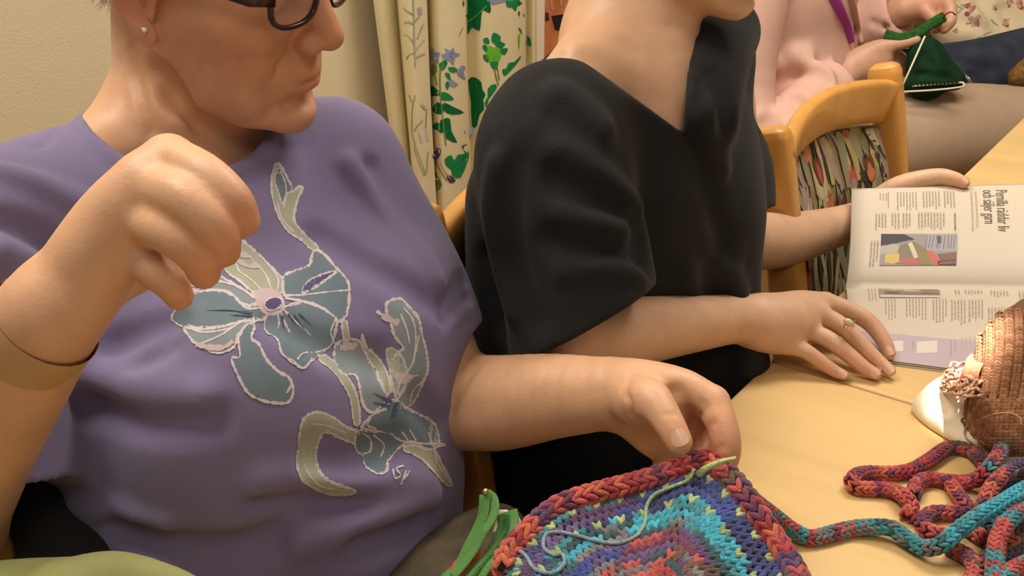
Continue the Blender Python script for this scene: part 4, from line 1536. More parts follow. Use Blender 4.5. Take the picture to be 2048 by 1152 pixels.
sl = at(1815, 18, 2.31) - at(1760, 40, 2.36)
sleeve(jk, [np.r_[B(-.52, 1.49, 1.03), .07], np.r_[at(1640, 60, 2.42), .075], np.r_[at(1710, 66, 2.40), .07], np.r_[at(1765, 40, 2.355), .064], np.r_[at(1830, 12, 2.31), .058]], at(1797, 22, 2.325), sl / np.linalg.norm(sl), .050)
jk.half(B(0, 0, .60), -ZV, .01)
for l, r_, k_, m_, sk in (
        ([(1490, 225), (1560, 205), (1640, 150)], .012, .022, 's', .0),
        ([(1560, 130), (1610, 110), (1680, 130)], .012, .03, 'u', .002),
        ([(1500, 40), (1550, 120), (1600, 170)], .012, .03, 's', .0),
        ([(1545, 40), (1590, 110), (1650, 150)], .010, .03, 'u', .002),
        ([(1478, 60), (1486, 150), (1500, 210)], .012, .024, 's', .0),
        ([(1590, 200), (1625, 240), (1640, 290)], .010, .022, 's', .0),
        ([(1560, 230), (1585, 280), (1590, 330)], .010, .024, 'u', .002),
        ([(1530, 250), (1550, 310), (1545, 370)], .012, .024, 's', .0),
        ([(1640, 130), (1660, 150), (1670, 190)], .006, .014, 'u', .002),
        ([(1620, 20), (1650, 70), (1690, 110)], .010, .024, 's', .0),
        ([(1745, 45), (1768, 54), (1790, 45)], .005, .014, 's', .0)):
    jk.fold(l, r_, k_, m_, sk)
jacket = sdf_obj(jk, .0052, 'jacket', M['pink'], person3)
# open front edge and the fleece under it
bj = bvh_of([jacket])
for nm, pts_, wd_, m_ in (('fleece_lining', [(1656, -20), (1676, 20), (1692, 55), (1700, 84)], .014, M['magenta']), ('front_edge', [(1696, -20), (1706, 20), (1714, 55), (1722, 88)], .009, M['pink'])):
    P = [jk.hit(*q) for q in pts_]
    P = [p - FW * .004 for p in P if p is not None]
    if len(P) > 2:
        V, F = sweep(cat(P, 6), EX, np.linspace(wd_, wd_ * .6, len(cat(P, 6))), .006, 14)
        mesh(nm, V, F, m_, jacket)
t3 = Sdf()
t3.ell(B(-.50, 1.30, .56), (.16, .2, .11), SH, .04)
t3.tube([np.r_[at(1640, 320, 2.28), .115], np.r_[at(1820, 284, 2.34), .118], np.r_[at(1960, 272, 2.40), .118], np.r_[at(2110, 280, 2.42), .10], np.r_[at(2210, 330, 2.44), .08]], k=.03)
t3.tube([np.r_[at(1700, 260, 2.6), .11], np.r_[at(1900, 230, 2.62), .11], np.r_[at(2110, 240, 2.66), .10]], k=.03)
t3.tube([np.r_[B(.13, 1.5, .5), .075], np.r_[B(.14, 1.5, .3), .06], np.r_[B(.12, 1.5, .03), .05]], k=.04)
t3.tube([np.r_[B(.1, 1.75, .5), .075], np.r_[B(.12, 1.75, .3), .06], np.r_[B(.1, 1.75, .03), .05]], k=.04)
sdf_obj(t3, .009, 'trousers', M['beige'], person3)
hair_cap(H3, 'hair', M['brownhair'], person3, -8, False)

# the green knitting on its circular needle
gk = Sdf()
gk.tube(px_rows([(1842, 84, 2.25, .018), (1848, 120, 2.24, .036), (1855, 160, 2.235, .042)]), k=.02)
gk.tube(px_rows([(1812, 172, 2.235, .012), (1860, 158, 2.23, .022), (1912, 160, 2.235, .014)]), k=.02)
gk.tube(px_rows([(1868, 100, 2.25, .016), (1895, 140, 2.25, .018), (1908, 160, 2.245, .016)]), k=.03)
gk.fold([(1850, 110), (1870, 135), (1885, 160)], .006, .02, 's', .001)
gk.fold([(1830, 150), (1870, 150), (1900, 156)], .005, .015, 's', .001)
knitg = sdf_obj(gk, .0035, 'green_knitting', mat('green_wool', srgb(24, 52, 32), .95, var=.25, vscale=60, bump=1.0, bscale=260, spec=.1), None)
tag(knitg, 'dark green knitted piece on a circular needle in the pink-jacketed knitter\'s lap', 'knitting')
V, F = sweep(cat([at(1770, 68, 2.235), at(1800, 76, 2.232), at(1832, 68, 2.232), at(1862, 48, 2.236), at(1888, 33, 2.24)], 6), UPV, .011, .005, 10, 2.5)
mesh('rolled_edge', V, F, mat('green_wool_edge', srgb(46, 92, 44), .95, var=.3, vscale=120, bump=1.0, bscale=300, spec=.1), knitg)
rope('needle', [at(1850, 72, 2.2), at(1800, 183, 2.185)], .0020, M['white'], knitg)
rope('needle_cable', cat([at(1800, 184, 2.185), at(1870, 180, 2.185), at(1922, 174, 2.19), at(1927, 168, 2.2), at(1915, 165, 2.2), at(1825, 172, 2.195)], 6), .0020, M['white'], knitg)
for i in range(12):
    u = i / 11
    rope('cast_on_stitch', [at(1826 + 86 * u, 171 - 6 * u, 2.193), at(1832 + 86 * u, 164 - 5 * u, 2.196)], .0026, knitg.data.materials[0], knitg, 6)
rope('yarn_strand', cat([at(1858, 65, 2.23), at(1866, 80, 2.24), at(1880, 92, 2.25), at(1893, 108, 2.25)], 5), .0011, M['darkpants'], knitg, 6)
rope('yarn_loop', cat([at(1886, 38, 2.225), at(1890, 30, 2.215), at(1902, 24, 2.215), at(1911, 30, 2.23)], 5), .0012, M['darkpants'], knitg, 6)

# ------------------------------------------------------------------ person beyond, in a rose-print blouse and jeans
b4 = Sdf()
R4 = rot(-0.7, 0.3, 0)
H4 = Head(R4, at(2080, -420, 2.9), 0.97)
H4.sculpt(b4)
NK4 = B(-.45, 1.98, 1.06)
b4.tube([np.r_[H4.P(-34, 0, -5), .046], np.r_[NK4 + [0, 0, .03], .052], np.r_[NK4 - [0, 0, .08], .08]], k=.02)
b4.ell(B(-.48, 1.98, .88), (.09, .14, .16), SH, .05)
person4 = sdf_obj(b4, .006, 'person', M['skin'], None, H4.paint(SKIN3), SKIN3)
tag(person4, 'person in a cream rose-print blouse and blue jeans at the far right edge', 'person')
bs4 = Sdf()
bs4.ell(at(2010, 20, 2.86), (.17, .15, .17), SH, .05)
bs4.ell(B(-.46, 1.98, .92), (.14, .19, .2), SH, .08)
bs4.tube([np.r_[at(1925, 60, 2.72), .075], np.r_[at(2000, 85, 2.72), .06], np.r_[at(2080, 40, 2.74), .06]], k=.05)
bs4.tube([np.r_[at(1930, 20, 2.78), .09], np.r_[at(2040, 10, 2.75), .09]], k=.05)
for l in ([(1930, 40), (1980, 60), (2040, 40)], [(1960, 0), (1990, 40), (2000, 90)], [(2010, 20), (2040, 70)], [(1920, 80), (1990, 100), (2048, 80)]):
    bs4.fold(l, .008, .03, 's', .002)
bl4 = sdf_obj(bs4, .006, 'blouse', M['cream'], person4)
bb = bvh_of([bl4])
RP = random.Random(3)
pcs = []
rose = [srgb(176, 112, 100), srgb(200, 150, 136), srgb(150, 84, 76), srgb(214, 176, 158)]
for cx, cy, s_ in ((1938, 18, 13), (1950, 40, 13), (2010, 45, 10), (2040, 10, 12), (2030, 75, 9), (1935, 112, 12), (1965, 105, 8), (2020, 5, 8), (1990, 15, 6), (1912, 60, 6)):
    for k in range(7):
        a = RP.uniform(0, 6.28); r_ = RP.uniform(0, s_ * .7)
        x, y = cx + r_ * math.cos(a), cy + r_ * math.sin(a) * 1.2
        pcs.append(poly2d([(x + s_ * .42 * RP.uniform(.6, 1.2) * math.cos(t), y + s_ * .42 * RP.uniform(.6, 1.2) * math.sin(t)) for t in np.linspace(0, 6.28, 9)[:-1]], 4) + (RP.choice(rose),))
for k in range(14):
    x, y, a = RP.uniform(1910, 2048), RP.uniform(0, 120), RP.uniform(-1, 1)
    pcs.append(ribbon2d([(x, y), (x + 8, y + 8 * a), (x + 16, y + 14 * a)], 3.5, 4, 0, True) + (RP.choice([srgb(170, 160, 120), srgb(180, 172, 150)]),))
print_mesh('printed_roses', pcs, bb, M['print'], bl4, .0012)
j4 = Sdf()
j4.tube([np.r_[at(1860, 160, 2.6), .085], np.r_[at(1960, 150, 2.62), .09], np.r_[at(2090, 120, 2.72), .095]], k=.03)
j4.tube([np.r_[at(1960, 160, 2.75), .09], np.r_[at(2100, 150, 2.85), .095]], k=.03)
j4.ell(B(-.45, 1.98, .56), (.16, .2, .11), SH, .05)
j4.fold([(1915, 118), (1970, 132), (2020, 112)], .006, .02, 's', .001)
j4.fold([(1940, 150), (1990, 140), (2040, 118)], .006, .02, 's', .001)
sdf_obj(j4, .008, 'jeans', M['denim'], person4)
fz = Sdf()
fz.tube(px_rows([(2042, 155, 2.5, .030), (2075, 135, 2.52, .035), (2110, 140, 2.52, .03)]), k=.03)
fzo = sdf_obj(fz, .004, 'fuzzy_bag', M['fuzzy'])
tag(fzo, 'fuzzy brown knitted bundle at the right edge beside the jeans', 'bundle')
for i in range(2):
    rope('spare_needle', [at(1926 + i * 6, 143 + 4 * i, 2.25), at(1940 + i * 4, 166, 2.24)], .0012, M['steel'], knitg)


# ==================================================================
# curtain, window frame and wall hanging
# ==================================================================
def on_plane(px, py, f):
    d = ray(px, py)
    return CAM + d * ((f - (CAM - TE) @ FV) / (d @ FV))


cols = [(752, -.945, .13), (765, -.925, .12), (785, -.915, .10), (802, -.92, .075), (805, -.90, .07), (818, -.875, .065), (838, -.868, .06), (857, -.872, .05), (862, -.90, .02), (866, -.895, .01), (880, -.872, 0), (900, -.862, 0), (918, -.862, 0), (928, -.875, 0),
        (932, -.91, 0), (940, -.905, 0), (960, -.885, 0), (985, -.872, 0), (1010, -.868, 0), (1034, -.874, 0), (1042, -.91, 0), (1050, -.92, 0), (1062, -.90, 0), (1075, -.92, 0)]
cc_ = []
for px, f, k in cols:
    p = on_plane(px, 200, f)
    cc_.append((f, (p - TE) @ RV, k))
cc_ = cat(cc_, 4)
zs = np.linspace(.03, 2.35, 60)
V = []
for f, s, k in cc_:
    for z in zs:
        V.append(B(f + .006 * math.sin(3 * z + s * 30), s + k * (1.05 - z) * .75 + .003 * math.sin(4 * z + s * 20), z))
nf, nz = len(cc_), len(zs)
V = np.array(V)
Vb = V - FV * .002
Fq = grid_faces(nf, nz)
curtain = mesh('curtain', np.vstack([V, Vb]), np.vstack([Fq, Fq[:, ::-1] + len(V)]), M['curtain'])
tag(curtain, 'cream curtain printed with green leaves and blue bellflowers', 'curtain')
bc = bvh_of([curtain])
CP = lambda L_: [(780 + x / 2.744, y / 2.744) for x, y in L_]
DG, MG, LG, BL, GR, PU, YG = srgb(14, 104, 58), srgb(30, 132, 74), srgb(104, 184, 56), srgb(138, 150, 182), srgb(170, 168, 138), srgb(82, 62, 92), srgb(118, 138, 72)


def leafs(name, polys, c, veins=None):
    pc = [poly2d(cat(CP(p), 2, closed=True), 7) + (c if not isinstance(c, list) else c[i],) for i, p in enumerate(polys)]
    for v in (veins or []):
        pc.append(ribbon2d(CP(v[0]), v[1], 5) + (v[2],))
    print_mesh(name, pc, bc, M['cprint'], curtain, .0009)


leafs('printed_grey_sprig', [], GR, [([(125, -20), (130, 120), (132, 240), (137, 370)], 2.6, GR), ([(130, 130), (100, 120), (78, 128)], 4, GR), ([(132, 120), (160, 90)], 4, GR), ([(132, 240), (112, 210), (84, 188)], 2.5, GR), ([(133, 290), (160, 250), (188, 218)], 2.5, GR),
      ([(136, 320), (160, 305), (190, 296)], 4, GR), ([(134, 290), (105, 300), (90, 325)], 2.5, GR), ([(150, 210), (165, 170), (180, 135)], 3, GR), ([(130, 80), (90, 60), (75, 40)], 3, GR), ([(160, 40), (165, 80)], 8, srgb(172, 176, 176)),
      ([(120, 720), (122, 600), (138, 520)], 2.2, GR), ([(120, 560), (105, 520)], 2.5, GR), ([(130, 720), (150, 690), (178, 660)], 2.5, GR), ([(120, 730), (150, 830), (195, 955)], 2.5, srgb(166, 176, 138)), ([(130, 800), (160, 900), (195, 960), (208, 830)], 2.2, srgb(166, 176, 138)),
      ([(175, 710), (190, 780)], 16, srgb(190, 188, 188)), ([(170, 570), (195, 600)], 5, srgb(180, 178, 180)), ([(200, 600), (195, 700)], 2, GR)])
leafs('printed_leafy_stem', [[(228, 470), (262, 492), (280, 515), (255, 527), (228, 522)], [(280, 505), (318, 512), (350, 546), (310, 550), (283, 545)], [(233, 600), (262, 560), (295, 580), (290, 620), (260, 626)], [(294, 562), (350, 588), (405, 618), (340, 628), (298, 608)],
      [(234, 694), (280, 655), (300, 680), (285, 730), (262, 715)], [(290, 655), (328, 652), (336, 720), (368, 782), (312, 762), (290, 720)], [(270, 350), (300, 330), (315, 348), (290, 386), (272, 372)], [(315, 372), (352, 368), (370, 388), (340, 398)], [(300, 400), (325, 402), (331, 438), (310, 425)], [(302, 460), (314, 445), (325, 470), (312, 492)],
      [(230, 360), (252, 345), (258, 390), (235, 420)]],
      [DG, MG, DG, DG, DG, DG, MG, MG, MG, MG, YG], [([(275, 370), (275, 500), (295, 700), (306, 798)], 2.4, YG), ([(245, 400), (258, 470)], 2, YG), ([(285, 380), (290, 330)], 1.8, YG)])
leafs('printed_bellflowers', [[(282, 297), (310, 290), (298, 262), (328, 278), (348, 258), (352, 285), (386, 300), (356, 315), (348, 356), (325, 330), (302, 328)], [(228, 262), (250, 285), (275, 290), (262, 325), (270, 350), (245, 340), (230, 330)], [(365, 395), (395, 358), (415, 375), (402, 395), (414, 436), (388, 425)], [(328, 430), (355, 450), (372, 462), (345, 478), (322, 456)],
      [(404, 725), (425, 700), (455, 705), (440, 752), (425, 735)]], BL, [([(325, 300), (345, 290)], 3, srgb(112, 124, 160)), ([(326, 306), (345, 325)], 2.5, srgb(112, 124, 160))])
leafs('printed_large_leaf', [[(405, -20), (520, -20), (551, 35), (546, 72), (508, 55), (498, 120), (490, 170), (450, 150), (430, 190), (410, 215), (405, 130), (425, 100), (405, 60)]], DG, [([(410, 130), (470, 90), (530, 30)], 1.6, LG), ([(378, 195), (400, 150)], 1.6, YG)])
leafs('printed_blue_petals', [[(530, -20), (690, -20), (690, 10), (640, 5), (560, 25)], [(640, -10), (700, -10), (690, 60), (668, 40), (640, 36)]], [BL, MG])
leafs('printed_lime_flower', [[(540, 250), (570, 262), (602, 250), (610, 300), (595, 340), (570, 350), (545, 342), (525, 300)], [(566, 178), (606, 200), (604, 226), (632, 242), (602, 268), (572, 240), (555, 220)], [(510, 214), (535, 206), (546, 238), (520, 238)], [(508, 246), (532, 252), (530, 284), (512, 270)], [(604, 268), (646, 266), (630, 300), (606, 290)], [(510, 300), (536, 306), (538, 342), (516, 326)], [(548, 340), (592, 340), (584, 378), (562, 376)]],
      [LG, MG, MG, MG, MG, MG, MG], [([(570, 360), (580, 420), (595, 470)], 2.2, YG), ([(585, 360), (598, 440)], 1.8, YG), ([(572, 300), (568, 330)], 1.5, srgb(70, 150, 50))])
leafs('printed_oak_leaf', [[(430, 440), (465, 424), (500, 450), (506, 490), (524, 520), (512, 545), (516, 600), (490, 630), (478, 690), (450, 690), (445, 560)], [(615, 380), (636, 376), (650, 345), (680, 340), (712, 308), (712, 325), (660, 390), (625, 416)], [(536, 485), (570, 460), (586, 480), (560, 520), (540, 540)], [(520, 560), (545, 520), (530, 590)]],
      [DG, MG, MG, MG], [([(470, 440), (482, 560), (465, 680)], 1.6, MG), ([(480, 520), (510, 500)], 1.3, MG), ([(478, 560), (505, 570)], 1.3, MG), ([(478, 540), (450, 520)], 1.3, MG)])
leafs('printed_vine_leaf', [[(300, 872), (335, 850), (350, 880), (372, 848), (412, 842), (390, 802), (426, 794), (432, 850), (420, 900), (385, 975), (342, 965), (335, 930), (308, 910)]], MG, [([(420, 850), (370, 900), (330, 930)], 1.5, DG)])
leafs('printed_violet', [[(232, 818), (276, 812), (276, 850), (250, 882), (236, 876)], [(310, 970), (330, 962), (360, 990), (330, 1005)], [(246, 985), (268, 975), (286, 1018), (262, 1048), (246, 1040)], [(140, 1095), (165, 1100), (172, 1118), (150, 1125)]], [PU, PU, YG, MG], [([(250, 885), (285, 950), (312, 990)], 2, YG), ([(275, 890), (300, 940), (330, 980)], 2.2, srgb(170, 168, 120)), ([(245, 930), (262, 985)], 3, srgb(128, 92, 84))])
leafs('printed_edge_leaf', [[(704, 150), (770, 212), (768, 258), (722, 192)], [(700, -10), (752, 10), (703, 34)], [(704, 58), (756, 86), (710, 92)], [(700, 210), (712, 180), (708, 270)]], [MG, DG, DG, LG])

p = on_plane(1072, 100, -.93)
tr = slab('trim_1', np.array([*(B(-.955, (p - TE) @ RV + .012, 1.2)[:2]), 1.2]), (.05, .042, 1.5), M['white'], .003)
pa, pb_ = on_plane(1084, 60, -.965), on_plane(1290, 60, -.965)
s0, s1 = (pa - TE) @ RV, (pb_ - TE) @ RV
wh = box('wall_hanging', B(-.965, (s0 + s1) / 2, 1.08), (.012, s1 - s0, .75), M['tapestry'], bevel=.003)
tag(wh, 'rust-brown woven wall hanging with dark figures behind the reader', 'wall hanging')
bh = bvh_of([wh])
pcs = [poly2d([(1102, 32), (1128, 28), (1136, 14), (1150, 24), (1166, 20), (1160, 40), (1130, 62), (1110, 60)], 7) + (srgb(46, 34, 30),), ribbon2d([(1130, 30), (1136, 10), (1150, 2), (1160, 16), (1150, 28)], 3, 4) + (srgb(50, 34, 30),),
       poly2d([(1090, 24), (1096, 26), (1098, 40), (1090, 42)], 6) + (srgb(70, 50, 40),), ribbon2d([(1100, -5), (1104, 20)], 3, 5) + (srgb(206, 160, 110),), ribbon2d([(1120, -8), (1122, 12)], 4, 5) + (srgb(206, 150, 96),),
       ribbon2d([(1180, -20), (1186, 10)], 8, 5) + (srgb(120, 60, 36),)]
print_mesh('dark_figures', pcs, bh, M['print'], wh, .001)

# ==================================================================
# magazine
# ==================================================================
mg = empty('magazine', tab(1850, 640, 0))
tag(mg, 'open knitting magazine lying under the reader\'s hands', 'magazine')
P0, P1 = tab(1690, 586, .010), tab(2048, 592, .010)
Q0, Q1 = at(1703, 383, 1.385), at(2048, 373, 1.378)
C0, C1 = tab(1697, 712, .004), tab(1895, 738, .004)
uw = 351.0


def page_up(u, v, off=0.0):
    """u: 0..1 along the 351 px from the left edge, v: 0 spine .. 1 outer edge"""
    a = P0 + (P1 - P0) * u
    b = Q0 + (Q1 - Q0) * u
    n = np.array([0, -.25, .97])
    return a + (b - a) * v + n * (.016 * math.sin(math.pi * min(v, 1) ** .6) + off) + ZV * .004


def page_lo(u, v, off=0.0):
    a = P0 + (P1 - P0) * u
    b = C0 + (C1 - C0) * (u * uw / 198)
    return a + (b - a) * v + ZV * (.010 * math.sin(math.pi * v ** .55) + off + .004 * (1 - v))


def page_obj(name, fn, off, th):
    nu, nv = 14, 26
    us, vs = np.linspace(0, 1.28, nu), np.linspace(0, 1, nv)
    top = [fn(u, v, off) for u in us for v in vs]
    bot = [fn(u, v, off - th) for u in us for v in vs]
    n = nu * nv
    F = grid_faces(nu, nv)
    rim = [i * nv for i in range(nu)] + [(nu - 1) * nv + j for j in range(1, nv)] + [i * nv + nv - 1 for i in range(nu - 2, -1, -1)] + [j for j in range(nv - 2, 0, -1)]
    side = np.array([(rim[i], rim[(i + 1) % len(rim)], rim[(i + 1) % len(rim)] + n, rim[i] + n) for i in range(len(rim))])
    return mesh(name, np.array(top + bot), np.vstack([F, F[:, ::-1] + n, side]), M['paper'], mg)


pgu = page_obj('page', page_up, 0, .0016)
pgl = page_obj('page', page_lo, 0, .0016)
pl2 = page_obj('back_pages', lambda u, v, o: page_lo(u, v * 1.01, o - .0022), 0, .0018)
pl3 = page_obj('back_pages', lambda u, v, o: page_up(u, v * .995, o - .0022), 0, .0018)


def UPX(x, y):
    u = (x - 1697) / uw
    yt, yb = 383 - 10 * u, 586 + 6 * u
    return u, (yb - y) / (yb - yt)


def LPX(x, y):
    u = (x - 1697) / uw
    yt, yb = 586 + 6 * u, 712 + 46 * u
    return u, (y - yt) / (yb - yt)


def flat(name, pieces, fn, mp, parent, lift=.0004):
    VV, T3, Q4, CC = [], [], [], []
    for i, (V2, F2, c) in enumerate(pieces):
        off = len(VV)
        for x, y in V2:
            u, v = mp(x, y)
            VV.append(fn(u, min(max(v, .002), .999), lift + .00001 * i)); CC.append(c)
        for f in F2:
            (Q4 if len(f) == 4 else T3).append([k + off for k in f])
    return mesh(name, np.array(VV), [np.array(x) for x in (Q4, T3) if x], M['ink'], parent, np.array(CC))


def rect(x0, y0, x1, y1, c, n=6):
    xs, ys = np.linspace(x0, x1, n), np.linspace(y0, y1, n)
    V2 = [(a, b) for a in xs for b in ys]
    return (V2, [tuple(f) for f in grid_faces(n, n)], c)


RT = random.Random(11)
TXT, TXL = srgb(150, 141, 124), srgb(164, 155, 138)


def text_block(x0, x1, y0, y1, pitch=6.2, c=TXT, ragged=.25):
    """lines of small print running down the picture, right line first"""
    out = []
    x = x1
    while x > x0:
        yend = y1 - (RT.random() * ragged) * (y1 - y0)
        y = y0 + RT.uniform(0, 2)
        while y < yend:
            L = RT.uniform(4, 13)
            e = min(y + L, yend)
            out.append(([(x, y), (x + 1.9, y), (x + 1.9, e), (x, e)], [(0, 1, 2, 3)], c))
            y = e + 2
        x -= pitch
    return out


body_ = []
for (a, b, y0, y1) in ((1752, 1766, 396, 420), (1764, 1770, 394, 446), (1788, 1826, 394, 446), (1840, 1872, 393, 442), (1878, 1902, 392, 440), (1742, 1764, 452, 492), (1776, 1790, 451, 488), (1796, 1812, 450, 492), (1826, 1880, 450, 492), (1733, 1750, 515, 560)):
    body_ += text_block(a, b, y0, y1)
body_ += text_block(1930, 1946, 394, 510, 9, TXL, .2)
body_ += text_block(1896, 1902, 452, 498, 6, srgb(90, 84, 74), .1)
flat('body_text', body_, page_up, UPX, pgu)['kind'] = 'stuff'
body_ = []
for (a, b, y0, y1) in ((1735, 1752, 592, 630), (1770, 1790, 618, 660), (1812, 1850, 618, 664), (1860, 1890, 622, 668), (1896, 1926, 624, 672), (1934, 1960, 624, 668), (1905, 1916, 592, 614), (1925, 1960, 593, 612), (1975, 2010, 594, 618), (2028, 2040, 596, 626), (1968, 2010, 640, 676)):
    body_ += text_block(a, b, y0, y1, 6.2, TXL)
flat('body_text', body_, page_lo, LPX, pgl)['kind'] = 'stuff'

# headline
for txt, x0, y0, hgt, wid in (('Pernilla räddar liv', 1988, 391, 33, 104), ('och säljer garn', 1962, 391, 33, 86)):
    cu = bpy.data.curves.new('headline', 'FONT')
    cu.body = txt
    cu.resolution_u = 3
    to = bpy.data.objects.new('headline', cu)
    COL.objects.link(to)
    dg_ = bpy.context.evaluated_depsgraph_get()
    me = bpy.data.meshes.new_from_object(to.evaluated_get(dg_))
    co = np.empty(len(me.vertices) * 3, np.float32)
    me.vertices.foreach_get('co', co)
    co = co.reshape(-1, 3)
    fs = [tuple(p.vertices) for p in me.polygons]
    COL.objects.unlink(to); bpy.data.objects.remove(to); bpy.data.curves.remove(cu); bpy.data.meshes.remove(me)
    sx_, sy_ = wid / (co[:, 0].max() - co[:, 0].min()), hgt * .72 / .7
    V2 = [(x0 + y * sy_, y0 + (x - co[:, 0].min()) * sx_) for x, y, _ in co]
    VV = [page_up(*UPX(*q), .0005) for q in V2]
    T3 = [f for f in fs if len(f) == 3]; Q4 = [f for f in fs if len(f) == 4]; N5 = [f for f in fs if len(f) > 4]
    for f in N5:
        T3 += [(f[0], f[k], f[k + 1]) for k in range(1, len(f) - 1)]
    mesh('headline', np.array(VV), [np.array(x) for x in (Q4, T3) if x], M['ink'], pgu, np.tile(srgb(104, 97, 80), (len(VV), 1)), smooth=False)

ph = [rect(1757, 500, 1908, 558, srgb(146, 142, 140)), rect(1846, 500, 1908, 534, srgb(160, 156, 160)), (*poly2d([(1757, 500), (1803, 501), (1824, 512), (1800, 516), (1780, 522), (1757, 524)], 6), srgb(64, 60, 66)),
      (*poly2d([(1757, 526), (1782, 520), (1794, 524), (1790, 538), (1757, 540)], 6), srgb(176, 168, 154)), (*poly2d([(1794, 524), (1820, 515), (1846, 530), (1860, 558), (1786, 556), (1790, 540)], 6), srgb(128, 116, 96)),
      (*poly2d([(1810, 520), (1818, 517), (1832, 545), (1824, 547)], 5), srgb(206, 194, 162)), (*poly2d([(1766, 540), (1794, 538), (1796, 552), (1784, 556), (1768, 554)], 5), srgb(206, 176, 96)), (*poly2d([(1794, 548), (1822, 546), (1850, 556), (1796, 556)], 5), srgb(186, 96, 90)),
      (*poly2d([(1830, 536), (1852, 534), (1858, 556), (1836, 556)], 5), srgb(136, 124, 70)), (*poly2d([(1846, 532), (1858, 534), (1880, 556), (1862, 557)], 5), srgb(196, 96, 84)), (*poly2d([(1868, 540), (1906, 536), (1907, 556), (1880, 557)], 5), srgb(126, 92, 78)), (*poly2d([(1870, 552), (1907, 549), (1907, 558), (1872, 558)], 5), srgb(60, 48, 52)),
      (*poly2d([(1866, 505), (1876, 505), (1876, 520), (1868, 520)], 5), srgb(84, 80, 88))]
for i in range(9):
    ph.append((*ribbon2d([(1848 + 7 * i, 503), (1846 + 7 * i + RT.uniform(-4, 4), 530)], 1.6, 6), srgb(110, 106, 114)))
flat('photo', ph, page_up, UPX, pgu, .0007)
ph = [rect(1760, 577, 1880, 607, srgb(150, 140, 126)), (*poly2d([(1774, 580), (1842, 581), (1842, 592), (1796, 590)], 6), srgb(196, 178, 130)), (*poly2d([(1842, 582), (1878, 582), (1879, 592), (1843, 592)], 6), srgb(136, 66, 60)), (*poly2d([(1771, 591), (1840, 593), (1878, 596), (1878, 600), (1771, 599)], 6), srgb(110, 98, 90)), (*poly2d([(1762, 601), (1880, 603), (1880, 607), (1762, 606)], 6), srgb(200, 194, 184))]
flat('photo', ph, page_lo, lambda x, y: (lambda u, v: (u, max(v, .02)))(*LPX(x, max(y, 588))) if False else LPX(x, y + 12), pgl, .0007)
strip = []
for i in range(12):
    xa, xb = 1698 + i * 36, 1698 + (i + 1) * 36
    ua, ub = (xa - 1697) / uw, (xb - 1697) / uw
    f_ = lambda u, v: (586 + 6 * u) + v * (126 + 40 * u)
    strip.append(([(xa, f_(ua, .70)), (xb, f_(ub, .70)), (xb, f_(ub, .85)), (xa, f_(ua, .85))], [(0, 1, 2, 3)], srgb(184, 168, 174)))
    strip.append(([(xa, f_(ua, .85)), (xb, f_(ub, .85)), (xb, f_(ub, .998)), (xa, f_(ua, .998))], [(0, 1, 2, 3)], srgb(184, 168, 174)))
strip.append(rect(1786, 694, 1807, 710, srgb(212, 204, 192), 3))
strip.append(rect(1834, 696, 1874, 714, srgb(212, 204, 192), 3))
strip += text_block(1823, 1826, 694, 712, 9, srgb(150, 140, 150)) + text_block(1896, 1908, 694, 722, 8, srgb(160, 148, 158)) + text_block(1920, 1945, 690, 716, 8, srgb(186, 174, 180))
flat('lilac_strip', strip, page_lo, LPX, pgl, .0006)


# ==================================================================
# knitted things
# ==================================================================
def blob_template(nr=6, ns=5):
    V, F = [], []
    for i in range(ns):
        t = i / (ns - 1)
        r = math.sin(math.pi * (.1 + .8 * t)) ** .7
        for j in range(nr):
            a = 2 * math.pi * j / nr
            V.append((2 * t - 1, r * math.cos(a), r * math.sin(a)))
    for i in range(ns - 1):
        for j in range(nr):
            F.append((i * nr + j, i * nr + (j + 1) % nr, (i + 1) * nr + (j + 1) % nr, (i + 1) * nr + j))
    return np.array(V), np.array(F)


BT, BF = blob_template()


def blobs(name, c, d, nrm, hl_, rad, col, parent=None, m=None):
    """many short plump strands: centre, direction, normal, half length, radius, colour"""
    c, d, nrm, col = (np.asarray(x, float) for x in (c, d, nrm, col))
    n = len(c)
    hl_, rad = np.broadcast_to(hl_, (n,)), np.broadcast_to(rad, (n,))
    d = d / np.linalg.norm(d, axis=1)[:, None]
    s = np.cross(nrm, d)
    s /= np.linalg.norm(s, axis=1)[:, None] + 1e-12
    q = np.cross(d, s)
    bend = (1 - BT[:, 0] ** 2) * .35
    V = c[:, None] + d[:, None] * (BT[None, :, 0, None] * hl_[:, None, None]) + s[:, None] * (BT[None, :, 1, None] * rad[:, None, None]) \
        + q[:, None] * ((BT[None, :, 2, None] + bend[None, :, None]) * rad[:, None, None])
    F = (BF[None] + (np.arange(n) * len(BT))[:, None, None]).reshape(-1, 4)
    C = np.repeat(col, len(BT), 0)
    return mesh(name, V.reshape(-1, 3), F, m or M['yarn'], parent, C)


YC = {'red': srgb(172, 58, 62), 'rose': srgb(190, 84, 82), 'orange': srgb(196, 100, 72), 'purple': srgb(92, 62, 104), 'plum': srgb(118, 58, 84), 'brown': srgb(104, 78, 68),
      'teal': srgb(64, 140, 150), 'turq': srgb(62, 168, 190), 'dteal': srgb(54, 86, 92), 'blue': srgb(58, 74, 142), 'navy': srgb(56, 62, 112), 'lime': srgb(168, 182, 122), 'grey': srgb(124, 122, 124), 'violet': srgb(104, 84, 132)}


def pick(names):
    c = np.array(YC[RT.choice(names)])
    return np.clip(c * RT.uniform(.8, 1.2), 0, 1)


def resample(P, step):
    P = np.array(P, float)
    s = np.r_[0, np.cumsum(np.linalg.norm(np.diff(P, axis=0), axis=1))]
    n = max(3, int(s[-1] / step))
    t = np.linspace(0, s[-1], n)
    return np.stack([np.interp(t, s, P[:, i]) for i in range(P.shape[1])], -1), s[-1]


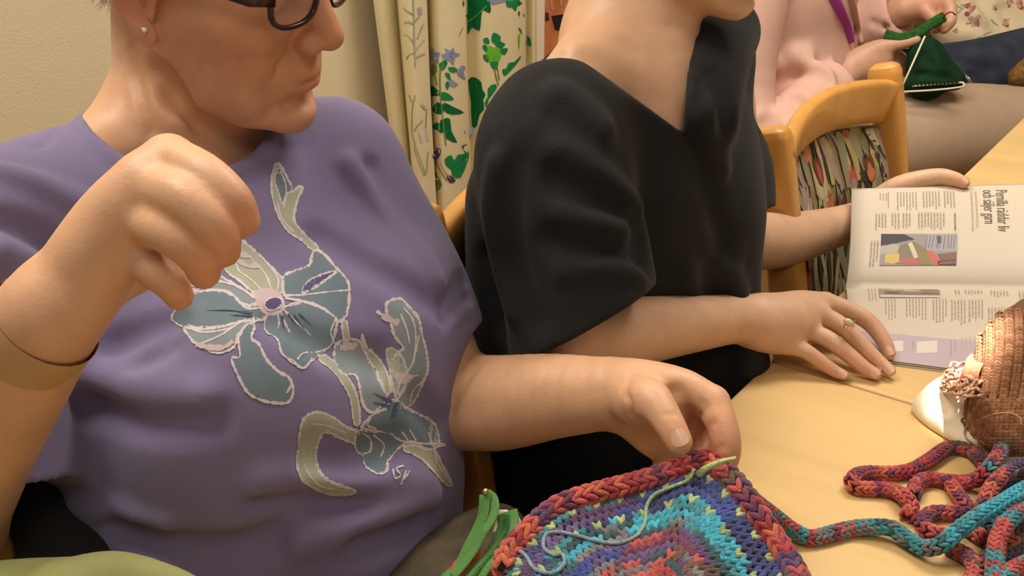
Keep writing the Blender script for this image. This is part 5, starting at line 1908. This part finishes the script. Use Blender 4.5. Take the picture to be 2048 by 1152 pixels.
def icord(name, path, r, pal, parent, pitch=None, ncol=5):
    """a knitted round cord: columns of V stitches around a core; pal(t) gives colour names at the share t of its length"""
    pitch = pitch or r * .92
    P, L = resample(cat(path, 8), pitch)
    T = np.gradient(P, axis=0)
    T /= np.linalg.norm(T, axis=1)[:, None]
    S = frame_side(P)
    N = np.cross(T, S)
    V, F = sweep(P, S, r * .78, r * .78, 10)
    core = mesh(name, V, F, M['yarn'], parent, np.tile(np.array(YC['plum']) * .35, (len(V), 1)))
    c, d, nn, co = [], [], [], []
    m = len(P)
    for i in range(m):
        names = pal(i / (m - 1))
        hold = None
        for k in range(ncol):
            a = 2 * math.pi * (k + .25 * math.sin(i * .3)) / ncol + .35
            if hold is None or RT.random() < .55:
                hold = pick(names)
            for sg in (-1, 1):
                aa = a + sg * .31
                rad = S[i] * math.cos(aa) + N[i] * math.sin(aa)
                tang = -S[i] * math.sin(aa) + N[i] * math.cos(aa)
                c.append(P[i] + rad * r * .84)
                d.append(T[i] - sg * tang * .52)
                nn.append(rad)
                co.append(hold * RT.uniform(.88, 1.12))
    st_ = blobs('stitches', c, d, nn, pitch * .86, r * .30, np.clip(co, 0, 1), core)
    st_['kind'] = 'stuff'
    return core


# ---- the big piece on her lap
kp = empty('knitted_piece', at(1290, 1130, .73))
tag(kp, 'striped variegated knitted piece in reds and blues held over the table edge', 'knitting')
KC = np.array([1290.0, 1235.0])
outl = cat([(1006, 1130), (1018, 1098), (1055, 1058), (1110, 1012), (1180, 986), (1250, 968), (1320, 948), (1372, 928), (1405, 917), (1436, 930), (1475, 968), (1525, 1040), (1566, 1102), (1600, 1165), (1610, 1240), (1560, 1330), (1420, 1390), (1250, 1390), (1090, 1330), (1015, 1220)], 6, closed=True)


def kD(x, y, t):
    base = .788 + (x - 1405) * (-.00004) + (915 - y) * .00034 + abs(x - 1405) * .00002
    return base - .022 * (1 - t * t) + .006 * math.sin(x * .02 + y * .013)


def kP(i, t):
    q = KC + (outl[int(i) % len(outl)] - KC) * t
    return at(q[0], q[1], kD(q[0], q[1], t))


def kDp(x, y):
    q = np.array([x, y]) - KC
    ang = np.arctan2(*(outl - KC).T[::-1])
    i = np.argmin(np.abs(np.angle(np.exp(1j * (ang - math.atan2(q[1], q[0]))))))
    return kD(x, y, min(1, np.linalg.norm(q) / np.linalg.norm(outl[i] - KC)))


# backing cloth
no = len(outl)
ts = np.linspace(.03, .99, 24)
VV = np.array([[kP(i, t) for i in range(no)] for t in ts])
VV2 = VV + FW * .004
Fq = grid_faces(len(ts), no, wrap=True)
back = mesh('panel', np.vstack([VV2.reshape(-1, 3), (VV2 + FW * .004).reshape(-1, 3)]), np.vstack([Fq, Fq[:, ::-1] + VV2.size // 3]), M['yarn'], kp, np.tile(np.array(YC['navy']) * .4, (VV2.size // 3 * 2, 1)))


def band(t, left, j):
    if t > .905: return ['red', 'rose', 'red', 'plum'] if not left else ['dteal', 'teal', 'grey', 'purple']
    if .862 < t: return ['navy', 'blue'] if not left else ['dteal', 'purple', 'teal']
    if .765 < t: return ['blue', 'navy', 'navy'] if not left else ['violet', 'navy', 'blue', 'purple']
    if .725 < t: return ['turq', 'navy', 'teal']
    if .60 < t: return ['turq', 'turq', 'teal'] if not left else ['turq', 'teal', 'dteal', 'grey']
    if .56 < t: return ['dteal', 'teal', 'purple', 'grey']
    if .46 < t: return ['brown', 'plum', 'rose', 'purple'] if not left else ['blue', 'violet', 'blue']
    if .40 < t: return ['violet', 'brown', 'grey', 'blue']
    if .30 < t: return ['brown', 'grey', 'rose', 'purple', 'dteal']
    return ['red', 'rose', 'orange', 'plum', 'red']


c, d, nn, co = [], [], [], []
t = .945
row = 0
while t > .08:
    ring_ = np.array([kP(i, t) for i in range(no + 1)])
    pxr = np.array([KC + (outl[i % no] - KC) * t for i in range(no + 1)])
    s_ = np.r_[0, np.cumsum(np.linalg.norm(np.diff(ring_, axis=0), axis=1))]
    inner = np.array([kP(i, t - .02) for i in range(no + 1)])
    step = .0062
    hold = None
    for k, q in enumerate(np.arange(0, s_[-1], step)):
        p = np.array([np.interp(q, s_, ring_[:, a]) for a in range(3)])
        y = np.interp(q, s_, pxr[:, 1]); x = np.interp(q, s_, pxr[:, 0])
        if y > 1190:
            continue
        p2 = np.array([np.interp(min(q + .002, s_[-1]), s_, ring_[:, a]) for a in range(3)])
        pi = np.array([np.interp(q, s_, inner[:, a]) for a in range(3)])
        tg = (p2 - p) / (np.linalg.norm(p2 - p) + 1e-9)
        rd_ = (pi - p); rd_ /= np.linalg.norm(rd_)
        left = x < 1270 + (t - .7) * 100
        nm = band(t, left, k)
        if .862 < t <= .905 or .725 < t <= .765:
            hold = pick(['lime'] if k % 3 == row % 3 else [x for x in nm if x != 'lime'] or ['teal'])
        elif hold is None or RT.random() < .5:
            hold = pick(nm)
        for sg in (-1, 1):
            c.append(p + tg * sg * .00165)
            d.append(rd_ + tg * sg * -.5)
            nn.append(np.cross(tg, rd_) if np.cross(tg, rd_) @ FW < 0 else np.cross(rd_, tg))
            co.append(hold * RT.uniform(.85, 1.15))
    t -= .05
    row += 1
kst = blobs('stitches', c, d, nn, .0062, .0023, np.clip(co, 0, 1), back)
kst['kind'] = 'stuff'


def pal_edge(t):
    return ['red', 'rose', 'plum', 'orange', 'red'] if math.sin(t * 26) > -.35 else ['brown', 'purple', 'rose', 'plum']


icord('edge_cord', [kP(i, .985) - FW * .004 for i in list(range(0, no // 2 + 24, 3))], .0082, pal_edge, kp)
icord('edge_cord', [at(1438, 952, .772), at(1470, 995, .766), at(1515, 1065, .758), at(1550, 1120, .752), at(1580, 1175, .75)], .0075, pal_edge, kp)
ty = cat([(1388, 938, .772), (1376, 960, .768), (1340, 975, .765), (1308, 990, .760), (1293, 1015, .755), (1290, 1045, .748), (1272, 1072, .742), (1236, 1086, .738), (1195, 1082, .736), (1150, 1070, .738), (1110, 1064, .744), (1090, 1072, .744), (1088, 1096, .738), (1108, 1110, .734), (1124, 1108, .732), (1128, 1128, .728), (1105, 1146, .726), (1070, 1138, .73), (1050, 1110, .738), (1030, 1098, .745)], 6)
ty = np.array([at(q[0], q[1], min(q[2], kDp(q[0], q[1]) - .005)) for q in ty])
V, F = sweep(ty, frame_side(ty), .0014, .0014, 8)
tcol = np.array([np.array(srgb(176, 206, 120)) * (1 - u) + np.array(srgb(138, 156, 170)) * u for u in np.clip(np.arange(len(V)) / len(V) * 2.2, 0, 1)])
mesh('yarn_tail', V, F, M['yarn'], kp, tcol)
V, F = sweep(cat([at(1396, 950, .764), at(1410, 938, .760), at(1440, 924, .758), at(1472, 916, .757)], 5), UPV, np.linspace(.003, .0014, 16), .0022, 8)
mesh('yarn_tail', V, F, M['yarn'], kp, np.tile(srgb(188, 206, 140), (len(V), 1)))

# ---- the long cord lying on the table
kc = empty('knitted_rope', tab(1900, 1030, 0))
tag(kc, 'long multicoloured knitted cord heaped on the table at the lower right', 'cord')
RC = .0058


def tp(L_, r=RC):
    return [tab(x, y, h + r) for x, y, h in L_]


def pal_main(t):
    if t < .12: return ['red', 'rose', 'plum', 'red']
    if t < .33: return ['rose', 'teal', 'red', 'grey']
    if t < .42: return ['plum', 'teal', 'rose', 'grey']
    if t < .6: return ['teal', 'dteal', 'teal', 'grey']
    return ['turq', 'turq', 'turq', 'teal']


pal_r = lambda t: ['red', 'rose', 'plum', 'orange'] if math.sin(t * 9) > -.3 else ['brown', 'plum', 'rose']
pal_b = lambda t: ['brown', 'purple', 'plum', 'rose'] if t < .25 else (['plum', 'red', 'brown'] if t < .5 else ['red', 'rose', 'orange', 'plum'])
pal_m = lambda t: ['rose', 'teal', 'rose', 'teal', 'red']
pal_c = lambda t: ['red', 'rose', 'plum'] if t < .4 else ['rose', 'teal', 'grey', 'plum']
pal_f = lambda t: ['brown', 'purple', 'grey'] if t < .45 else ['rose', 'plum', 'orange']
main_ = [at(1432, 926, .775), at(1462, 955, .785), at(1500, 995, .81)] + tp([(1545, 1030, .022), (1585, 1060, .006), (1620, 1076, .0), (1660, 1068, .0), (1700, 1058, .0), (1741, 1054, .003), (1782, 1056, .006), (1806, 1072, .004), (1833, 1090, .003), (1855, 1096, .006), (1884, 1088, .012), (1920, 1058, .02), (1958, 1032, .026), (1998, 1010, .03), (2048, 980, .03), (2110, 950, .01)])
icord('cord_length', main_, RC, pal_main, kc)
icord('cord_length', tp([(1985, 950, .0), (1968, 928, .002), (1945, 905, .0), (1917, 896, 0), (1890, 899, 0), (1855, 923, 0), (1822, 941, 0), (1782, 947, 0), (1741, 946, 0), (1716, 950, .003), (1702, 964, .003), (1716, 976, 0), (1747, 978, 0), (1785, 980, .002), (1812, 996, .006), (1823, 1016, .003), (1815, 1032, 0)]), RC, pal_b, kc)
icord('cord_length', tp([(1826, 990, 0), (1836, 966, 0), (1860, 958, 0), (1900, 964, 0), (1945, 962, .004), (1972, 944, .016), (1993, 918, .022), (2010, 888, .022), (2034, 862, .018), (2075, 838, .01)]), RC, pal_c, kc)
icord('cord_length', tp([(1904, 974, 0), (1917, 992, .002), (1931, 1010, .004), (1952, 1030, .004)]), RC, pal_r, kc)
icord('cord_length', tp([(1940, 1028, 0), (1890, 1026, 0), (1862, 1028, 0), (1846, 1042, 0), (1852, 1060, 0), (1880, 1068, 0), (1910, 1076, 0)]), RC, pal_r, kc)
icord('cord_length', tp([(2080, 928, .01), (2030, 936, .016), (1993, 962, .016), (1974, 996, .012), (1958, 1030, .004)]), RC, pal_f, kc)
icord('cord_length', tp([(2090, 1005, .02), (2040, 1024, .026), (2010, 1050, .026), (1994, 1085, .024), (1990, 1130, .022), (1985, 1180, .02)]), RC, pal_m, kc)
icord('cord_length', tp([(2100, 1110, .018), (2048, 1130, .02), (2018, 1146, .02), (1990, 1175, .02)]), RC, pal_m, kc)
icord('cord_length', tp([(1904, 1098, 0), (1934, 1112, .002), (1950, 1135, .004), (1940, 1175, .004)]), RC, pal_r, kc)
icord('cord_length', tp([(2090, 1060, .004), (2040, 1072, .006), (2000, 1090, .004), (1965, 1075, .002), (1935, 1058, .0)]), RC, pal_f, kc)
icord('cord_length', tp([(2090, 960, 0), (2040, 975, 0), (2000, 985, 0), (1975, 1010, 0), (1980, 1050, 0), (2020, 1060, 0), (2080, 1040, 0)]), RC, lambda t: ['blue', 'violet', 'dteal', 'purple'], kc)
icord('cord_length', tp([(2090, 1090, 0), (2030, 1100, 0), (1970, 1120, 0), (1960, 1160, 0)]), RC, lambda t: ['brown', 'plum', 'dteal', 'purple'], kc)

# ---- brown knitting, peach yarn and the canvas pouch under them
cv = Sdf()
c0 = tab(1925, 850, .012)
cv.tube([np.r_[tab(1836, 818, .004), .003], np.r_[tab(1870, 806, .014), .016], np.r_[tab(1915, 800, .02), .026], np.r_[tab(1965, 810, .02), .028], np.r_[tab(2050, 820, .02), .03]], k=.02)
cv.tube([np.r_[tab(1842, 822, .003), .003], np.r_[tab(1890, 845, .009), .011], np.r_[tab(1940, 873, .01), .013], np.r_[tab(1990, 900, .01), .012], np.r_[tab(2050, 925, .01), .014]], k=.02)
cv.tube([np.r_[tab(1900, 825, .012), .018], np.r_[tab(1970, 850, .015), .022], np.r_[tab(2050, 880, .02), .024]], k=.02)
cv.half((0, 0, TZ + .0006), -ZV, .002)
for l in ([(1880, 800), (1900, 830), (1935, 850)], [(1895, 850), (1945, 872), (1990, 896)], [(1860, 815), (1890, 820)]):
    cv.fold(l, .0025, .010, 's', .0)
canvas = sdf_obj(cv, .0026, 'canvas_pouch', M['canvas'])
tag(canvas, 'white canvas pouch on the table under the brown knitting', 'pouch')

bk = Sdf()
bk.tube([np.r_[tab(1990, 770, .045), .016], np.r_[tab(2015, 765, .06), .030], np.r_[tab(2060, 740, .07), .042], np.r_[tab(2110, 720, .07), .05]], k=.03)
bk.tube([np.r_[tab(1984, 842, .036), .014], np.r_[tab(2012, 836, .04), .03], np.r_[tab(2070, 836, .04), .04]], k=.03)
bk.tube([np.r_[tab(2004, 715, .085), .014], np.r_[tab(2032, 700, .095), .026], np.r_[tab(2090, 680, .1), .04]], k=.03)
bkbody = sdf_obj(bk, .004, 'brown_knitting', mat('brown_wool', srgb(112, 74, 48), .95, bump=.6, bscale=400))
tag(bkbody, 'ribbed brown knitted piece with a lacy edge at the right of the table', 'knitting')
bkb = bvh_of([bkbody])
c, d, nn, co = [], [], [], []
brc = [srgb(168, 116, 78), srgb(154, 104, 68), srgb(182, 130, 90)]
for ci in range(36):
    for ri in range(48):
        x = 1925 + ci * 9.5 + (ri - 22) * -.4 + 5 * math.sin(ri * .12)
        y = 625 + ri * 6.2
        q = []
        for yy in (y, y + 3):
            dr = ray(x, yy)
            h_, n_, _, _ = bkb.ray_cast(V3(CAM), V3(dr))
            q.append((h_, n_))
        if q[0][0] is None or q[1][0] is None:
            continue
        p, n_ = np.array(q[0][0]), np.array(q[0][1])
        dv = np.array(q[1][0]) - p
        if np.linalg.norm(dv) > .01:
            continue
        sd = np.cross(n_, dv); sd /= np.linalg.norm(sd) + 1e-9
        lift = .0016 if (ci % 2 or y > 800) else -.0010
        base = np.array(RT.choice(brc)) * RT.uniform(.85, 1.15)
        for sg in (-1, 1):
            c.append(p + n_ * lift + sd * sg * .0014); d.append(dv / np.linalg.norm(dv) + sd * sg * .45); nn.append(n_); co.append(base)
so = blobs('rib_stitches', c, d, nn, .0036, .0021, np.clip(co, 0, 1), bkbody)
so['kind'] = 'stuff'
# lacy edge: a net of loops hanging over the pouch
lv = bvh_of([canvas, bkbody])
for i in range(84):
    x, y = 1924 + (i % 7) * 10.5 + (i // 7 % 2) * 5.2, 778 + (i // 7) * 9.0
    if y < 836 - (x - 1922) * 1.0 or y > 848 + (x - 1922) * .62:
        continue
    lp = []
    for a in np.linspace(0, 2 * math.pi, 9)[:-1]:
        xx, yy = x + 5.6 * math.cos(a) + RT.uniform(-.8, .8), y + 5 * math.sin(a) + RT.uniform(-.8, .8)
        h_, n_, _, _ = lv.ray_cast(V3(CAM), V3(ray(xx, yy)))
        lp.append(np.array(h_) - ray(xx, yy) * .003 if h_ is not None else tab(xx, yy, .01))
    lp = cat(lp, 2, closed=True)
    rope('lace_loop', np.vstack([lp, lp[:2]]), .0009, M['yarn'], bkbody, 6, srgb(134, 84, 54))
loose = [(1985, 905), (1950, 888), (1930, 872), (1932, 855), (1955, 840), (1990, 828), (2020, 826), (2040, 836), (2042, 850)]
lp = []
for x, y in loose:
    h_, n_, _, _ = lv.ray_cast(V3(CAM), V3(ray(x, y)))
    lp.append(np.array(h_) - ray(x, y) * .004 if h_ is not None else tab(x, y, .006))
rope('loose_thread', cat(lp, 6), .0007, M['yarn'], bkbody, 6, srgb(206, 172, 120))

py_ = empty('peach_yarn', tab(1925, 760, .02))
tag(py_, 'tangle of pale peach yarn spilling onto the canvas pouch', 'yarn')
for i in range(26):
    cx, cy = RT.uniform(1900, 1962), RT.uniform(732, 784)
    pts_ = []
    a0 = RT.uniform(0, 6.28)
    for k in range(9):
        a = a0 + k * .75
        rr = RT.uniform(12, 22)
        x, y = cx + rr * math.cos(a), cy + rr * .62 * math.sin(a)
        x = min(max(x, 1880), 1978); y = min(max(y, 714 + max(0, 1925 - x) * .5), 792)
        pts_.append(tab(x, y, .052 + .024 * math.exp(-((x - 1940) / 30) ** 2) + RT.uniform(0, .012) - max(0, 1905 - x) * .0008))
    rope('yarn_strand', cat(pts_, 5), .0012, M['yarn'], py_, 6, np.array(srgb(236, 186, 152)) * RT.uniform(.9, 1.1))
for i in range(14):
    x = 1936 + i * 2.6
    pts_ = [tab(x + 6, 706 + RT.uniform(0, 6), .07), tab(x - 2, 722, .085), tab(x - 10 + RT.uniform(-5, 5), 745, .085), tab(x - 16 + RT.uniform(-8, 8), 768, .075)]
    rope('yarn_strand', cat(pts_, 5), .0012, M['yarn'], py_, 6, np.array(srgb(206, 130, 92)) * RT.uniform(.9, 1.1))

# ---- green-zipped pouch on her lap
zb = Sdf()
zb.tube([np.r_[at(900, 1175, .86), .03], np.r_[at(945, 1120, .86), .036], np.r_[at(990, 1075, .865), .028], np.r_[at(1004, 1045, .86), .012]], k=.02)
zb.tube([np.r_[at(900, 1260, .84), .07], np.r_[at(1000, 1230, .83), .06]], k=.03)
pouch = sdf_obj(zb, .004, 'zipped_pouch', M['bagcloth'])
tag(pouch, 'dark patterned pouch with a green zip on the purple-shirted woman\'s lap', 'pouch')


def tape(name, pts, wd, m, parent, th=.0011):
    P = cat([at(*q) for q in pts], 6)
    V, F = sweep(P, EX * .9 - FW * .2 + UPV * .3, wd, th, 12, 3)
    return mesh(name, V, F, m, parent)


tape('zip_tape', [(970, 990, .795), (966, 1031, .79), (951, 1066, .785), (935, 1097, .78), (918, 1130, .775), (886, 1158, .77)], .0045, M['greenzip'], pouch)
tape('zip_tape', [(973, 986, .798), (986, 996, .795), (990, 1016, .79), (983, 1040, .785), (966, 1066, .78), (950, 1097, .776), (932, 1123, .772), (905, 1155, .768)], .0036, M['greenzip'], pouch)
zt = tape('zip_tape', [(1014, 1024, .80), (1017, 1044, .795), (1008, 1070, .788), (992, 1101, .78), (966, 1132, .772), (940, 1165, .766)], .0085, M['greenzip'], pouch)
tape('binding', [(1004, 1020, .804), (1002, 1044, .80), (996, 1066, .794)], .0048, M['canvas'], pouch)
tape('binding', [(1026, 1034, .804), (1034, 1056, .80), (1028, 1082, .792)], .0045, M['canvas'], pouch)
P = cat([at(*q) for q in [(1014, 1030, .7975), (1013, 1060, .789), (994, 1096, .7795), (966, 1128, .7715), (945, 1155, .765)]], 14)
P, _ = resample(P, .0016)
T = np.gradient(P, axis=0)
zz = blobs('zip_teeth', P - FW * .0012, np.cross(T, FW), np.tile(-FW, (len(P), 1)), .0022, .0006, np.tile(srgb(70, 130, 60), (len(P), 1)), zt)
zz['kind'] = 'stuff'
g = Sdf(); g.ell(at(971, 983, .792), (.0026,) * 3, None, .0005); V, F = g.build(.0006); mesh('zip_stop', V, F, M['gold'], pouch)
V, F = sweep(cat([at(905, 1180, .775), at(930, 1142, .782), at(958, 1132, .785), at(985, 1150, .78)], 5), UPV, .012, .006, 12)
mesh('red_patch', V, F, M['bagred'], pouch)

# ---- lime green cloth bag and added dark shape at the lower left
lb = Sdf()
lb.tube([np.r_[at(-60, 1225, .66), .03], np.r_[at(40, 1185, .665), .018], np.r_[at(120, 1182, .66), .016], np.r_[at(160, 1205, .655), .02]], k=.02)
lb.tube([np.r_[at(120, 1190, .64), .02], np.r_[at(220, 1155, .64), .016], np.r_[at(320, 1165, .635), .012], np.r_[at(390, 1190, .63), .010]], k=.015)
lb.ell(at(150, 1290, .66), (.08, .05, .04), None, .03)
lbo = sdf_obj(lb, .004, 'cloth_bag', M['limegreen'])
tag(lbo, 'lime green cloth bag at the bottom left corner', 'bag')

# ---- dark shape added for the shaded shirt and dark trousers by her hip
db = Sdf()
db.tube([np.r_[at(96, 975, .79), .012], np.r_[at(100, 1030, .78), .024], np.r_[at(120, 1100, .77), .03], np.r_[at(150, 1180, .76), .04]], k=.02)
db.tube([np.r_[at(150, 1040, .79), .02], np.r_[at(190, 1130, .78), .026]], k=.02)
dbo = sdf_obj(db, .005, 'dark_stand_in', M['dark'])
tag(dbo, 'added dark shape for the shaded shirt and dark trousers at lower left', 'bag')

# ---- pale band on the raised forearm
P = [at(56, 686, .604), at(80, 656, .597), at(94, 640, .594)]
V, F = sweep(cat(P, 4), UPV, .0322, .0322, 28, 2, cap=False)
mesh('wristband', V, F, mat('tan_band', srgb(188, 152, 104), .9), person1)
